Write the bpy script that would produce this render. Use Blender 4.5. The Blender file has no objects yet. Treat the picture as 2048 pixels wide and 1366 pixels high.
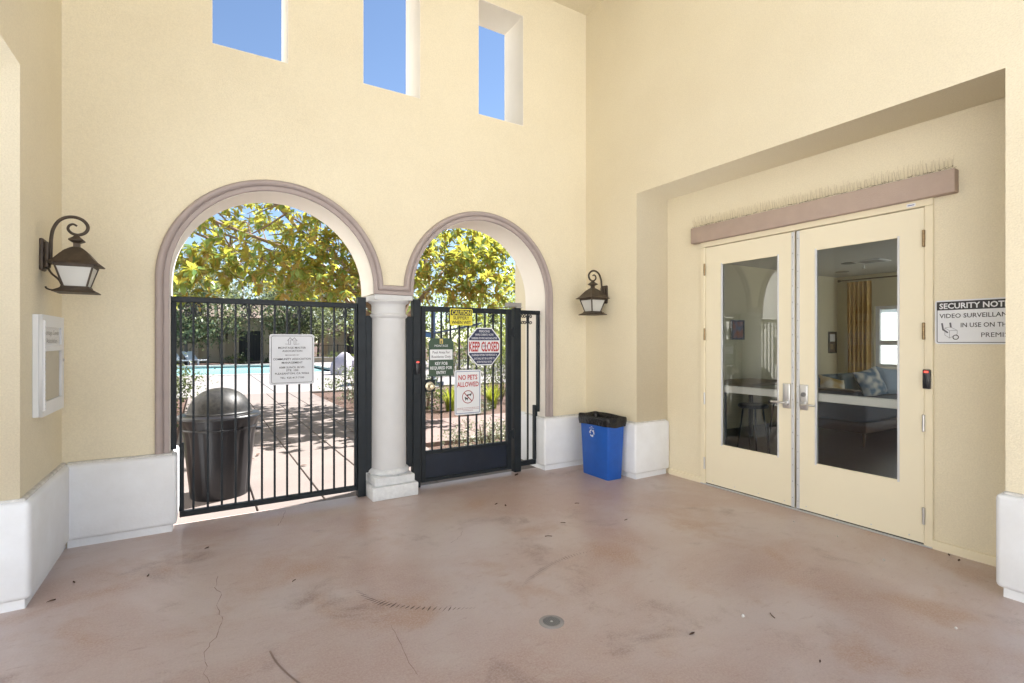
import bpy, bmesh, math, random
import numpy as np
from math import radians as R, pi, sin, cos, sqrt
from mathutils import Vector, Matrix, Euler

random.seed(7)
rng = np.random.default_rng(11)
S = bpy.context.scene
COL = S.collection

# ------------------------------------------------------------------ camera, sky, sun, exposure
cam_d = bpy.data.cameras.new('camera')
cam_d.sensor_width = 36.0
cam_d.lens = 36.0 * 1009.0 / 2048.0
cam_d.clip_start = 0.05
cam_d.clip_end = 2000.0
cam = bpy.data.objects.new('camera', cam_d)
cam.location = (0, 0, 1.48)
cam.rotation_euler = (R(90), 0, R(-31.528))
COL.objects.link(cam)
S.camera = cam

SUN_AZ = 77.0      # degrees from +Y towards +X
SUN_EL = 52.0
w = bpy.data.worlds.new('World')
S.world = w
w.use_nodes = True
wn = w.node_tree.nodes
wl = w.node_tree.links
bg = wn['Background']
sky = wn.new('ShaderNodeTexSky')
sky.sky_type = 'NISHITA'
sky.sun_disc = False
sky.sun_elevation = R(SUN_EL)
sky.sun_rotation = R(SUN_AZ)
sky.air_density = 0.8
sky.dust_density = 0.0
sky.ozone_density = 0.5
wl.new(sky.outputs[0], bg.inputs[0])
bg.inputs[1].default_value = 0.058

sun_d = bpy.data.lights.new('sun', 'SUN')
sun_d.energy = 5.0
sun_d.angle = R(0.53)
sun_d.color = (1.0, 0.97, 0.93)
sun = bpy.data.objects.new('sun', sun_d)
sv = Vector((cos(R(SUN_EL)) * sin(R(SUN_AZ)), cos(R(SUN_EL)) * cos(R(SUN_AZ)), sin(R(SUN_EL))))
sun.rotation_euler = sv.to_track_quat('Z', 'Y').to_euler()
sun.location = sv * 40
COL.objects.link(sun)

S.render.engine = 'CYCLES'
S.cycles.max_bounces = 10
S.cycles.diffuse_bounces = 6
S.cycles.transparent_max_bounces = 16
S.view_settings.view_transform = 'Standard'
S.view_settings.look = 'None'
S.view_settings.gamma = 1.0
S.view_settings.use_curve_mapping = False
S.view_settings.exposure = 1.92


# ------------------------------------------------------------------ materials
MATS = {}


def mat(name, col, rough=0.6, metal=0.0, var=0.0, vscale=3.0, bump=0.0, bscale=80.0, bdist=0.004,
        spec=0.5, col2=None, coat=0.0, detail=4.0, grain=0.0, gscale=200.0):
    m = bpy.data.materials.new(name)
    m.use_nodes = True
    nt = m.node_tree
    N, L = nt.nodes, nt.links
    p = N['Principled BSDF']
    p.inputs['Roughness'].default_value = rough
    p.inputs['Metallic'].default_value = metal
    p.inputs['Specular IOR Level'].default_value = spec
    p.inputs['Coat Weight'].default_value = coat
    p.inputs['Coat Roughness'].default_value = 0.15
    p.inputs['Base Color'].default_value = (*col, 1)
    tc = N.new('ShaderNodeTexCoord')
    if var > 0 or col2:
        n = N.new('ShaderNodeTexNoise')
        n.inputs['Scale'].default_value = vscale
        n.inputs['Detail'].default_value = detail
        n.inputs['Roughness'].default_value = 0.6
        L.new(tc.outputs['Object'], n.inputs['Vector'])
        mr = N.new('ShaderNodeMapRange')
        mr.inputs['From Min'].default_value = 0.3
        mr.inputs['From Max'].default_value = 0.7
        L.new(n.outputs['Fac'], mr.inputs['Value'])
        mx = N.new('ShaderNodeMix')
        mx.data_type = 'RGBA'
        c2 = col2 if col2 else tuple(c * (1 - var) for c in col)
        mx.inputs['A'].default_value = (*col, 1)
        mx.inputs['B'].default_value = (*c2, 1)
        L.new(mr.outputs['Result'], mx.inputs['Factor'])
        out = mx.outputs['Result']
        if grain > 0:
            g = N.new('ShaderNodeTexNoise')
            g.inputs['Scale'].default_value = gscale
            g.inputs['Detail'].default_value = 2
            L.new(tc.outputs['Object'], g.inputs['Vector'])
            gr = N.new('ShaderNodeMapRange')
            gr.inputs['From Min'].default_value = 0.3
            gr.inputs['From Max'].default_value = 0.7
            gr.inputs['To Min'].default_value = 1 - grain
            gr.inputs['To Max'].default_value = 1 + grain
            L.new(g.outputs['Fac'], gr.inputs['Value'])
            ml = N.new('ShaderNodeVectorMath')
            ml.operation = 'SCALE'
            L.new(out, ml.inputs[0])
            L.new(gr.outputs['Result'], ml.inputs['Scale'])
            out = ml.outputs[0]
        L.new(out, p.inputs['Base Color'])
    if bump > 0:
        b = N.new('ShaderNodeTexNoise')
        b.inputs['Scale'].default_value = bscale
        b.inputs['Detail'].default_value = 3
        L.new(tc.outputs['Object'], b.inputs['Vector'])
        bp = N.new('ShaderNodeBump')
        bp.inputs['Strength'].default_value = bump
        bp.inputs['Distance'].default_value = bdist
        L.new(b.outputs['Fac'], bp.inputs['Height'])
        L.new(bp.outputs['Normal'], p.inputs['Normal'])
    MATS[name] = m
    return m


def floor_material():
    m = mat('entry_concrete', (0.3, 0.2, 0.17), rough=0.42)
    nt = m.node_tree
    N, L = nt.nodes, nt.links
    p = N['Principled BSDF']
    tc = N['Texture Coordinate'] if 'Texture Coordinate' in N else N.new('ShaderNodeTexCoord')

    def noise(scale, detail=5, rough=0.6, sx=1, sy=1, off=0.0):
        mp = N.new('ShaderNodeMapping')
        mp.inputs['Scale'].default_value = (sx, sy, 1)
        mp.inputs['Location'].default_value = (off, off * 1.7, 0)
        L.new(tc.outputs['Object'], mp.inputs['Vector'])
        n = N.new('ShaderNodeTexNoise')
        n.inputs['Scale'].default_value = scale
        n.inputs['Detail'].default_value = detail
        n.inputs['Roughness'].default_value = rough
        n.inputs['Distortion'].default_value = 0.4
        L.new(mp.outputs[0], n.inputs['Vector'])
        return n.outputs['Fac']

    def ramp(src, a, b):
        r = N.new('ShaderNodeMapRange')
        r.interpolation_type = 'SMOOTHSTEP'
        r.inputs['From Min'].default_value = a
        r.inputs['From Max'].default_value = b
        L.new(src, r.inputs['Value'])
        return r.outputs['Result']

    def mix(f, A, B, amt=1.0):
        x = N.new('ShaderNodeMix')
        x.data_type = 'RGBA'
        if amt < 1:
            k = N.new('ShaderNodeMath')
            k.operation = 'MULTIPLY'
            k.inputs[1].default_value = amt
            L.new(f, k.inputs[0])
            f = k.outputs[0]
        L.new(f, x.inputs['Factor'])
        for s, v in (('A', A), ('B', B)):
            if isinstance(v, tuple):
                x.inputs[s].default_value = (*v, 1)
            else:
                L.new(v, x.inputs[s])
        return x.outputs['Result']
    c = mix(ramp(noise(0.9, 6), 0.36, 0.64), (0.42, 0.30, 0.262), (0.50, 0.43, 0.415))
    c = mix(ramp(noise(1.7, 6, off=5.1), 0.52, 0.70), c, (0.38, 0.225, 0.145), 0.7)
    c = mix(ramp(noise(2.3, 7, off=11.3), 0.56, 0.74), c, (0.22, 0.145, 0.12), 0.75)
    c = mix(ramp(noise(3.6, 8, 0.7, off=2.9), 0.56, 0.72), c, (0.50, 0.43, 0.40), 0.7)
    c = mix(ramp(noise(26, 6, 0.7, sx=0.35), 0.55, 0.75), c, (0.27, 0.165, 0.13), 0.5)
    c = mix(ramp(noise(95, 4, 0.7), 0.35, 0.70), c, (0.56, 0.46, 0.42), 0.55)
    c = mix(ramp(noise(150, 3, 0.8, off=3.3), 0.60, 0.72), c, (0.20, 0.13, 0.11), 0.5)
    L.new(c, p.inputs['Base Color'])
    rr = N.new('ShaderNodeMapRange')
    rr.inputs['To Min'].default_value = 0.22
    rr.inputs['To Max'].default_value = 0.46
    L.new(noise(4.0, 5), rr.inputs['Value'])
    L.new(rr.outputs['Result'], p.inputs['Roughness'])
    bp = N.new('ShaderNodeBump')
    bp.inputs['Strength'].default_value = 0.25
    bp.inputs['Distance'].default_value = 0.002
    L.new(noise(60, 5, 0.7), bp.inputs['Height'])
    L.new(bp.outputs['Normal'], p.inputs['Normal'])
    return m


def glass_material(name, tint, ior=1.5, boost=1.0, rough=0.0):
    m = bpy.data.materials.new(name)
    m.use_nodes = True
    N, L = m.node_tree.nodes, m.node_tree.links
    N.remove(N['Principled BSDF'])
    out = N['Material Output']
    tr = N.new('ShaderNodeBsdfTransparent')
    tr.inputs[0].default_value = (*tint, 1)
    gl = N.new('ShaderNodeBsdfGlossy')
    gl.inputs['Roughness'].default_value = rough
    fr = N.new('ShaderNodeFresnel')
    fr.inputs['IOR'].default_value = ior
    mu = N.new('ShaderNodeMath')
    mu.operation = 'MULTIPLY'
    mu.use_clamp = True
    mu.inputs[1].default_value = boost
    L.new(fr.outputs[0], mu.inputs[0])
    mx = N.new('ShaderNodeMixShader')
    L.new(mu.outputs[0], mx.inputs[0])
    L.new(tr.outputs[0], mx.inputs[1])
    L.new(gl.outputs[0], mx.inputs[2])
    L.new(mx.outputs[0], out.inputs['Surface'])
    MATS[name] = m
    return m


def leaf_material(name, ca, cb, back=None, trans=(0.3, 0.35, 0.05), tw=0.35, rough=0.45, spec=0.4):
    """two-sided leaf: colour varies from leaf to leaf, the underside may have its own colour"""
    m = bpy.data.materials.new(name)
    m.use_nodes = True
    N, L = m.node_tree.nodes, m.node_tree.links
    p = N['Principled BSDF']
    out = N['Material Output']
    ge = N.new('ShaderNodeNewGeometry')
    oi = N.new('ShaderNodeObjectInfo')
    ad = N.new('ShaderNodeMath')
    ad.operation = 'ADD'
    L.new(ge.outputs['Random Per Island'], ad.inputs[0])
    L.new(oi.outputs['Random'], ad.inputs[1])
    fr = N.new('ShaderNodeMath')
    fr.operation = 'FRACT'
    L.new(ad.outputs[0], fr.inputs[0])
    mx = N.new('ShaderNodeMix')
    mx.data_type = 'RGBA'
    mx.inputs['A'].default_value = (*ca, 1)
    mx.inputs['B'].default_value = (*cb, 1)
    L.new(fr.outputs[0], mx.inputs['Factor'])
    c = mx.outputs['Result']
    if back:
        m2 = N.new('ShaderNodeMix')
        m2.data_type = 'RGBA'
        L.new(ge.outputs['Backfacing'], m2.inputs['Factor'])
        L.new(c, m2.inputs['A'])
        m2.inputs['B'].default_value = (*back, 1)
        c = m2.outputs['Result']
    L.new(c, p.inputs['Base Color'])
    p.inputs['Roughness'].default_value = rough
    p.inputs['Specular IOR Level'].default_value = spec
    t = N.new('ShaderNodeBsdfTranslucent')
    t.inputs[0].default_value = (*trans, 1)
    ms = N.new('ShaderNodeMixShader')
    ms.inputs[0].default_value = tw
    L.new(p.outputs[0], ms.inputs[1])
    L.new(t.outputs[0], ms.inputs[2])
    L.new(ms.outputs[0], out.inputs['Surface'])
    MATS[name] = m
    return m


def emit(name, col, strength):
    m = mat(name, (0.02, 0.02, 0.02))
    p = m.node_tree.nodes['Principled BSDF']
    p.inputs['Emission Color'].default_value = (*col, 1)
    p.inputs['Emission Strength'].default_value = strength
    return m


STUCCO = mat('cream_stucco', (0.755, 0.69, 0.53), rough=0.9, col2=(0.715, 0.645, 0.485), vscale=0.9, bump=0.5, bscale=120, bdist=0.005, spec=0.2, grain=0.045, gscale=110)
PLINTH = mat('white_plinth_paint', (0.80, 0.825, 0.86), rough=0.75, col2=(0.73, 0.745, 0.765), vscale=4, detail=9, bump=0.35, bscale=60, bdist=0.004, spec=0.3)
PLINTHD = mat('weathered_plinth_edge', (0.70, 0.69, 0.66), rough=0.9, col2=(0.48, 0.47, 0.45), vscale=30, bump=0.6, bscale=90, bdist=0.006)
REVEAL = mat('reveal_paint_and_daylight', (0.84, 0.80, 0.73), rough=0.8, var=0.04, vscale=3, bump=0.3, bscale=95, bdist=0.004)  # white paint on the arches; on the window linings it stands in for daylight
MAUVE = mat('mauve_trim_paint', (0.385, 0.325, 0.308), rough=0.75, var=0.08, vscale=6, bump=0.25, bscale=120, bdist=0.003)
LINTELM = mat('mauve_lintel_stucco', (0.44, 0.345, 0.29), rough=0.9, var=0.08, vscale=8, bump=0.6, bscale=130, bdist=0.005)
COLUMNM = mat('column_paint', (0.60, 0.605, 0.615), rough=0.7, var=0.06, vscale=7, bump=0.2, bscale=50, bdist=0.003)
COLBASE = mat('column_base_paint', (0.70, 0.72, 0.735), rough=0.85, col2=(0.58, 0.60, 0.62), vscale=22, bump=0.7, bscale=45, bdist=0.006)
IRON = mat('painted_iron', (0.013, 0.019, 0.025), rough=0.5, var=0.3, vscale=9, spec=0.3, bump=0.08, bscale=120, bdist=0.002)
IRONK = mat('painted_iron_panel', (0.011, 0.018, 0.034), rough=0.45, spec=0.35, var=0.35, vscale=6, bump=0.08, bscale=40, bdist=0.002)
BRONZE = mat('aged_bronze', (0.085, 0.062, 0.043), rough=0.5, metal=0.35, col2=(0.05, 0.037, 0.027), vscale=16, bump=0.2, bscale=90, bdist=0.002)
FROST = mat('frosted_glass', (0.56, 0.56, 0.53), rough=0.35, var=0.05, vscale=10, spec=0.5)
ALU = mat('satin_aluminium', (0.62, 0.64, 0.67), rough=0.42, metal=0.25, var=0.05, vscale=7)
STEEL = mat('brushed_steel', (0.60, 0.60, 0.60), rough=0.32, metal=0.9)
BRASS = mat('tarnished_brass', (0.36, 0.26, 0.14), rough=0.38, metal=0.8, col2=(0.20, 0.14, 0.08), vscale=60)
KNOBM = mat('pale_brass', (0.66, 0.58, 0.42), rough=0.3, metal=0.7)
DOORM = mat('cream_door_paint', (0.80, 0.735, 0.565), rough=0.5, var=0.03, vscale=2, spec=0.4)
FRAMEM = mat('cream_frame_paint', (0.78, 0.705, 0.525), rough=0.55, var=0.03, vscale=3, spec=0.4)
IVORY = mat('ivory_bar', (0.78, 0.76, 0.70), rough=0.4)
BLACKP = mat('black_plastic', (0.012, 0.012, 0.015), rough=0.3, bump=0.05, bscale=200)
CANM = mat('black_can_plastic', (0.020, 0.019, 0.021), rough=0.3, spec=0.4, var=0.25, vscale=5, bump=0.15, bscale=70, bdist=0.003)
DOMEM = mat('dull_dome_plastic', (0.012, 0.012, 0.012), rough=0.48, spec=0.35, col2=(0.040, 0.037, 0.034), vscale=28, bump=0.4, bscale=160, bdist=0.002)
BAGM = mat('black_liner', (0.008, 0.008, 0.010), rough=0.25, bump=0.5, bscale=30, bdist=0.01)
BLUEBIN = mat('blue_bin_plastic', (0.012, 0.105, 0.48), rough=0.38, var=0.15, vscale=9, bump=0.06, bscale=90)
WHITEINK = mat('white_print', (0.80, 0.80, 0.80), rough=0.5)
SIGNW = mat('white_sign', (0.72, 0.74, 0.77), rough=0.4, var=0.04, vscale=9)
SIGNG = mat('grey_sign', (0.60, 0.62, 0.66), rough=0.4, var=0.06, vscale=9)
INK = mat('black_print', (0.02, 0.02, 0.022), rough=0.5)
INKG = mat('grey_print', (0.12, 0.12, 0.14), rough=0.5)
NAVY = mat('navy_print', (0.02, 0.028, 0.085), rough=0.45)
REDI = mat('red_print', (0.42, 0.03, 0.035), rough=0.5)
DRED = mat('dark_red_print', (0.28, 0.03, 0.04), rough=0.5)
YEL = mat('yellow_sign', (0.74, 0.66, 0.05), rough=0.45, var=0.08, vscale=14)
SGREEN = mat('green_sign', (0.035, 0.075, 0.045), rough=0.5, var=0.12, vscale=20)
GOLDI = mat('gold_print', (0.55, 0.42, 0.12), rough=0.45)
SBLUE = mat('blue_print', (0.06, 0.12, 0.30), rough=0.5)
CASEW = mat('white_aluminium_case', (0.74, 0.76, 0.78), rough=0.4, var=0.04, vscale=6)
PAPER = mat('paper', (0.78, 0.78, 0.80), rough=0.7)
CORK = mat('beige_board', (0.60, 0.55, 0.45), rough=0.85, var=0.1, vscale=20)
FLOOR = floor_material()
PATHM = mat('path_concrete', (0.185, 0.152, 0.138), rough=0.85, var=0.14, vscale=2.0, bump=0.6, bscale=90, bdist=0.006, grain=0.16, gscale=120)
PINKM = mat('pink_path_concrete', (0.19, 0.135, 0.12), rough=0.85, var=0.12, vscale=2.5, bump=0.5, bscale=80, bdist=0.005, grain=0.12, gscale=110)
DECKM = mat('deck_concrete', (0.23, 0.21, 0.20), rough=0.85, var=0.10, vscale=1.5, bump=0.4, bscale=60)
PLAZAM = mat('plaza_concrete', (0.58, 0.575, 0.565), rough=0.9, var=0.12, vscale=1.2)
COPING = mat('pool_coping', (0.42, 0.40, 0.37), rough=0.8, var=0.1, vscale=6)
MULCH = mat('bark_mulch', (0.15, 0.085, 0.06), rough=0.95, col2=(0.06, 0.035, 0.026), vscale=26, bump=1.0, bscale=50, bdist=0.03)
TILE = mat('pool_tile', (0.02, 0.12, 0.16), rough=0.25, var=0.4, vscale=30)
POOLBED = mat('pool_plaster', (0.30, 0.66, 0.70), rough=0.7)
CONC = mat('drain_concrete', (0.30, 0.28, 0.27), rough=0.9)
GRATE = mat('drain_grey_plastic', (0.20, 0.20, 0.20), rough=0.6)
DARKHOLE = mat('dark_pipe', (0.01, 0.01, 0.01), rough=0.9)
SCUFF = mat('rubber_scuff', (0.13, 0.095, 0.085), rough=0.7)
SCUFF2 = mat('faint_rubber_scuff', (0.27, 0.215, 0.20), rough=0.7)
SCUFF3 = mat('fading_rubber_scuff', (0.345, 0.25, 0.215), rough=0.6)
CRACKM = mat('crack_line', (0.25, 0.18, 0.155), rough=0.95)
BARK = mat('magnolia_bark', (0.30, 0.21, 0.15), rough=0.9, col2=(0.17, 0.115, 0.08), vscale=9, bump=0.8, bscale=30, bdist=0.02)
BARKD = mat('grey_bark', (0.12, 0.10, 0.085), rough=0.9, var=0.4, vscale=12, bump=0.8, bscale=30, bdist=0.02)
MAGLEAF = leaf_material('magnolia_leaf', (0.06, 0.165, 0.075), (0.21, 0.29, 0.08), back=(0.38, 0.21, 0.07), trans=(0.58, 0.60, 0.09), tw=0.40, rough=0.28, spec=0.6)
TREELEAF = leaf_material('background_leaf', (0.07, 0.095, 0.052), (0.17, 0.185, 0.11), trans=(0.23, 0.26, 0.11), tw=0.35)
LIMELEAF = leaf_material('pale_background_leaf', (0.085, 0.125, 0.03), (0.17, 0.20, 0.05), trans=(0.36, 0.40, 0.08), tw=0.45)
SHRUBLEAF = leaf_material('shrub_leaf', (0.045, 0.08, 0.036), (0.12, 0.135, 0.065), trans=(0.16, 0.20, 0.05), tw=0.3)
GREYLEAF = leaf_material('grey_green_leaf', (0.11, 0.13, 0.085), (0.24, 0.25, 0.17), trans=(0.25, 0.27, 0.14), tw=0.3)
GRASSM = leaf_material('strappy_leaf', (0.10, 0.15, 0.02), (0.25, 0.28, 0.035), trans=(0.42, 0.45, 0.05), tw=0.45)
TWIG = mat('twig_brown', (0.12, 0.08, 0.05), rough=0.9)
DEADLEAF = mat('dry_leaf', (0.085, 0.045, 0.028), rough=0.8)
PEBBLE = mat('white_pebble', (0.62, 0.60, 0.58), rough=0.8)
UMBLUE = mat('blue_canvas', (0.10, 0.22, 0.42), rough=0.8)
UMPOST = mat('blue_grey_post', (0.07, 0.10, 0.16), rough=0.5)
COVERM = mat('lilac_cover_cloth', (0.50, 0.47, 0.52), rough=0.85, var=0.15, vscale=5)
LOUNGEW = mat('white_lounger', (0.72, 0.72, 0.73), rough=0.5)
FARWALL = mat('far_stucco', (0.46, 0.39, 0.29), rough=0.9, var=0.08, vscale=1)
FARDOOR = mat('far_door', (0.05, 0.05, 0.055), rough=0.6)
FARROOF = mat('far_roof_tiles', (0.20, 0.15, 0.12), rough=0.9, var=0.25, vscale=6)
WINGM = mat('wing_stucco', (0.80, 0.785, 0.75), rough=0.9, var=0.05, vscale=2, bump=0.4, bscale=60)
ROOMW = mat('lounge_wall', (0.64, 0.58, 0.40), rough=0.9)
ROOMC = mat('lounge_ceiling', (0.62, 0.61, 0.58), rough=0.9)
WOODF = mat('dark_wood_floor', (0.026, 0.018, 0.013), rough=0.42, col2=(0.05, 0.035, 0.026), vscale=9)
CURT = mat('gold_curtain', (0.66, 0.42, 0.14), rough=0.8, var=0.15, vscale=6)
SOFAG = mat('grey_upholstery', (0.075, 0.072, 0.08), rough=0.9, bump=0.3, bscale=200, bdist=0.002)
SOFAB = mat('slate_blue_cushion', (0.05, 0.085, 0.105), rough=0.9)
PILB = mat('light_blue_pillow', (0.26, 0.32, 0.40), rough=0.9)
PILP = mat('patterned_pillow', (0.62, 0.60, 0.55), rough=0.9, col2=(0.10, 0.17, 0.26), vscale=11, detail=0)
PILY = mat('ochre_pillow', (0.60, 0.56, 0.46), rough=0.9, col2=(0.42, 0.26, 0.06), vscale=9, detail=0)
WALNUT = mat('walnut_wood', (0.105, 0.055, 0.03), rough=0.45, var=0.3, vscale=8)
TABLEW = mat('oak_table', (0.36, 0.25, 0.14), rough=0.5, var=0.2, vscale=9)
GLASSD = glass_material('door_glass', (0.94, 0.95, 0.95), ior=1.5, boost=1.15)
GLASSW = glass_material('window_glass', (0.9, 0.93, 0.92), ior=1.45, boost=1.0)
GLASSB = glass_material('case_glass', (0.98, 0.985, 0.985), ior=1.08, boost=0.2)
m = bpy.data.materials.new('sheer_shade_cloth')
m.use_nodes = True
_N, _L = m.node_tree.nodes, m.node_tree.links
_N.remove(_N['Principled BSDF'])
_t = _N.new('ShaderNodeBsdfTranslucent')
_t.inputs[0].default_value = (0.85, 0.87, 0.86, 1)
_p = _N.new('ShaderNodeBsdfTransparent')
_p.inputs[0].default_value = (0.9, 0.9, 0.9, 1)
_m = _N.new('ShaderNodeMixShader')
_m.inputs[0].default_value = 0.45
_L.new(_t.outputs[0], _m.inputs[1])
_L.new(_p.outputs[0], _m.inputs[2])
_L.new(_m.outputs[0], _N['Material Output'].inputs['Surface'])
SHEER = m
REDLED = emit('red_led', (1.0, 0.05, 0.03), 1.2)

# water
m = bpy.data.materials.new('pool_water')
m.use_nodes = True
p = m.node_tree.nodes['Principled BSDF']
p.inputs['Base Color'].default_value = (0.34, 0.60, 0.62, 1)
p.inputs['Roughness'].default_value = 0.12
_n = m.node_tree.nodes.new('ShaderNodeTexNoise')
_n.inputs['Scale'].default_value = 2.2
_b = m.node_tree.nodes.new('ShaderNodeBump')
_b.inputs['Strength'].default_value = 0.25
_b.inputs['Distance'].default_value = 0.03
_t = m.node_tree.nodes.new('ShaderNodeTexCoord')
m.node_tree.links.new(_t.outputs['Object'], _n.inputs['Vector'])
m.node_tree.links.new(_n.outputs['Fac'], _b.inputs['Height'])
m.node_tree.links.new(_b.outputs['Normal'], p.inputs['Normal'])
WATER = m


# ------------------------------------------------------------------ helpers
def tag(o, label=None, cat=None, group=None, kind=None):
    if label: o['label'] = label
    if cat: o['category'] = cat
    if group: o['group'] = group
    if kind: o['kind'] = kind
    return o


def empty(name, loc=(0, 0, 0), rot=(0, 0, 0), label=None, cat=None, group=None):
    o = bpy.data.objects.new(name, None)
    o.location = loc
    o.rotation_euler = rot
    o.empty_display_size = 0.1
    COL.objects.link(o)
    return tag(o, label, cat, group)


def link(name, me, parent=None, loc=(0, 0, 0), rot=(0, 0, 0), scale=(1, 1, 1)):
    o = bpy.data.objects.new(name, me)
    o.location = loc
    o.rotation_euler = rot
    o.scale = scale
    COL.objects.link(o)
    if parent: o.parent = parent
    return o


class MB:
    def __init__(s):
        s.v = []
        s.f = []

    def add(s, vs, fs):
        k = len(s.v)
        s.v += [tuple(v) for v in vs]
        s.f += [tuple(i + k for i in f) for f in fs]
        return s

    def box(s, x0, y0, z0, x1, y1, z1):
        return s.add([(x0, y0, z0), (x1, y0, z0), (x1, y1, z0), (x0, y1, z0), (x0, y0, z1), (x1, y0, z1), (x1, y1, z1), (x0, y1, z1)],
                     [(0, 3, 2, 1), (4, 5, 6, 7), (0, 1, 5, 4), (1, 2, 6, 5), (2, 3, 7, 6), (3, 0, 4, 7)])

    def prism(s, poly, z0, z1):
        n = len(poly)
        return s.add([(x, y, z0) for x, y in poly] + [(x, y, z1) for x, y in poly],
                     [tuple(range(n - 1, -1, -1)), tuple(range(n, 2 * n))] + [(i, (i + 1) % n, n + (i + 1) % n, n + i) for i in range(n)])

    def flat(s, poly, z=0.0):
        n = len(poly)
        return s.add([(x, y, z) for x, y in poly], [tuple(range(n))])

    def rings(s, rs, cap=True, closed=True):
        n = len(rs[0])
        vs = [p for r in rs for p in r]
        fs = []
        for i in range(len(rs) - 1):
            for j in range(n if closed else n - 1):
                a, b = i * n + j, i * n + (j + 1) % n
                fs.append((a, b, b + n, a + n))
        if cap:
            fs.append(tuple(range(n - 1, -1, -1)))
            fs.append(tuple(range((len(rs) - 1) * n, len(rs) * n)))
        return s.add(vs, fs)

    def lathe(s, prof, c=(0, 0), n=24, a0=0.0, cap=True):
        return s.rings([[(c[0] + r * cos(a0 + 2 * pi * j / n), c[1] + r * sin(a0 + 2 * pi * j / n), z) for j in range(n)] for r, z in prof], cap)

    def square(s, prof, c=(0, 0), cap=True):
        return s.rings([[(c[0] + h * a, c[1] + h * b, z) for a, b in ((-1, -1), (1, -1), (1, 1), (-1, 1))] for h, z in prof], cap)

    def tube(s, pts, r, n=8, cap=True, flat=1.0):
        pts = [Vector(q) for q in pts]
        rs = []
        up = Vector((0, 0, 1))
        prev = None
        for i, q in enumerate(pts):
            t = (pts[min(i + 1, len(pts) - 1)] - pts[max(i - 1, 0)]).normalized()
            if prev is None:
                a = t.cross(up)
                if a.length < 1e-3: a = t.cross(Vector((0, 1, 0)))
                a.normalize()
            else:
                a = (prev - t * prev.dot(t))
                a = a.normalized() if a.length > 1e-6 else t.cross(up).normalized()
            prev = a
            b = t.cross(a)
            rr = r[i] if isinstance(r, (list, tuple)) else r
            rs.append([tuple(q + a * (rr * flat * cos(2 * pi * k / n)) + b * (rr * sin(2 * pi * k / n))) for k in range(n)])
        return s.rings(rs, cap)

    def mesh(s, name, m, smooth=None, bevel=0, seg=2):
        me = bpy.data.meshes.new(name)
        me.from_pydata(s.v, [], s.f)
        me.materials.append(m)
        b = bmesh.new()
        b.from_mesh(me)
        bmesh.ops.recalc_face_normals(b, faces=b.faces)
        if bevel > 0:
            es = [e for e in b.edges if len(e.link_faces) == 2 and e.calc_face_angle(0) > R(28)]
            bmesh.ops.bevel(b, geom=es, offset=bevel, segments=seg, profile=0.5, affect='EDGES', clamp_overlap=True)
        b.to_mesh(me)
        b.free()
        if smooth:
            me.polygons.foreach_set('use_smooth', [True] * len(me.polygons))
            me.set_sharp_from_angle(angle=R(smooth))
        return me

    def build(s, name, m, parent=None, smooth=None, bevel=0, seg=2, loc=(0, 0, 0), rot=(0, 0, 0)):
        return link(name, s.mesh(name, m, smooth, bevel, seg), parent, loc, rot)


def catmull(pts, n=6):
    P = [Vector(p) for p in pts]
    P = [P[0] * 2 - P[1]] + P + [P[-1] * 2 - P[-2]]
    out = []
    for i in range(1, len(P) - 2):
        for k in range(n):
            t = k / n
            a, b, c, d = P[i - 1:i + 3]
            out.append(0.5 * ((2 * b) + (c - a) * t + (2 * a - 5 * b + 4 * c - d) * t * t + (3 * b - a - 3 * c + d) * t ** 3))
    out.append(P[-2])
    return out


def obj_mesh(o):
    dg = bpy.context.evaluated_depsgraph_get()
    return bpy.data.meshes.new_from_object(o.evaluated_get(dg))


def shape2d(name, loops, depth, m):
    """filled outline with holes, extruded from z=0 to z=depth"""
    cu = bpy.data.curves.new(name, 'CURVE')
    cu.dimensions = '2D'
    cu.fill_mode = 'BOTH'
    cu.extrude = depth / 2
    for lp in loops:
        sp = cu.splines.new('POLY')
        sp.points.add(len(lp) - 1)
        for q, (x, y) in zip(sp.points, lp): q.co = (x, y, 0, 1)
        sp.use_cyclic_u = True
    o = bpy.data.objects.new(name, cu)
    COL.objects.link(o)
    me = obj_mesh(o)
    bpy.data.objects.remove(o)
    bpy.data.curves.remove(cu)
    me.name = name
    for v in me.vertices: v.co.z += depth / 2
    me.materials.clear()
    me.materials.append(m)
    return me


def lettering(name, txt, m, parent, cx, cy, width=None, height=None, z=0.0015, bold=0.0, align='CENTER', sx=None):
    """a line of print as flat mesh letters, fitted to a width and cap height"""
    cu = bpy.data.curves.new(name, 'FONT')
    cu.body = txt
    cu.size = 1.0
    cu.resolution_u = 2
    cu.offset = bold
    cu.align_x = 'LEFT'
    o = bpy.data.objects.new(name, cu)
    COL.objects.link(o)
    me = obj_mesh(o)
    bpy.data.objects.remove(o)
    bpy.data.curves.remove(cu)
    me.name = name
    co = np.empty(len(me.vertices) * 3)
    me.vertices.foreach_get('co', co)
    co = co.reshape(-1, 3)
    lo, hi = co.min(0), co.max(0)
    cap = 0.70
    sy = height / cap
    s_x = width / (hi[0] - lo[0]) if width else sy
    co[:, 0] = (co[:, 0] - (lo[0] + hi[0]) / 2) * s_x + cx
    co[:, 1] = (co[:, 1] - cap / 2) * sy + cy
    co[:, 2] = z
    me.vertices.foreach_set('co', co.ravel())
    me.update()
    me.materials.clear()
    me.materials.append(m)
    return link(name, me, parent)


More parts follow.
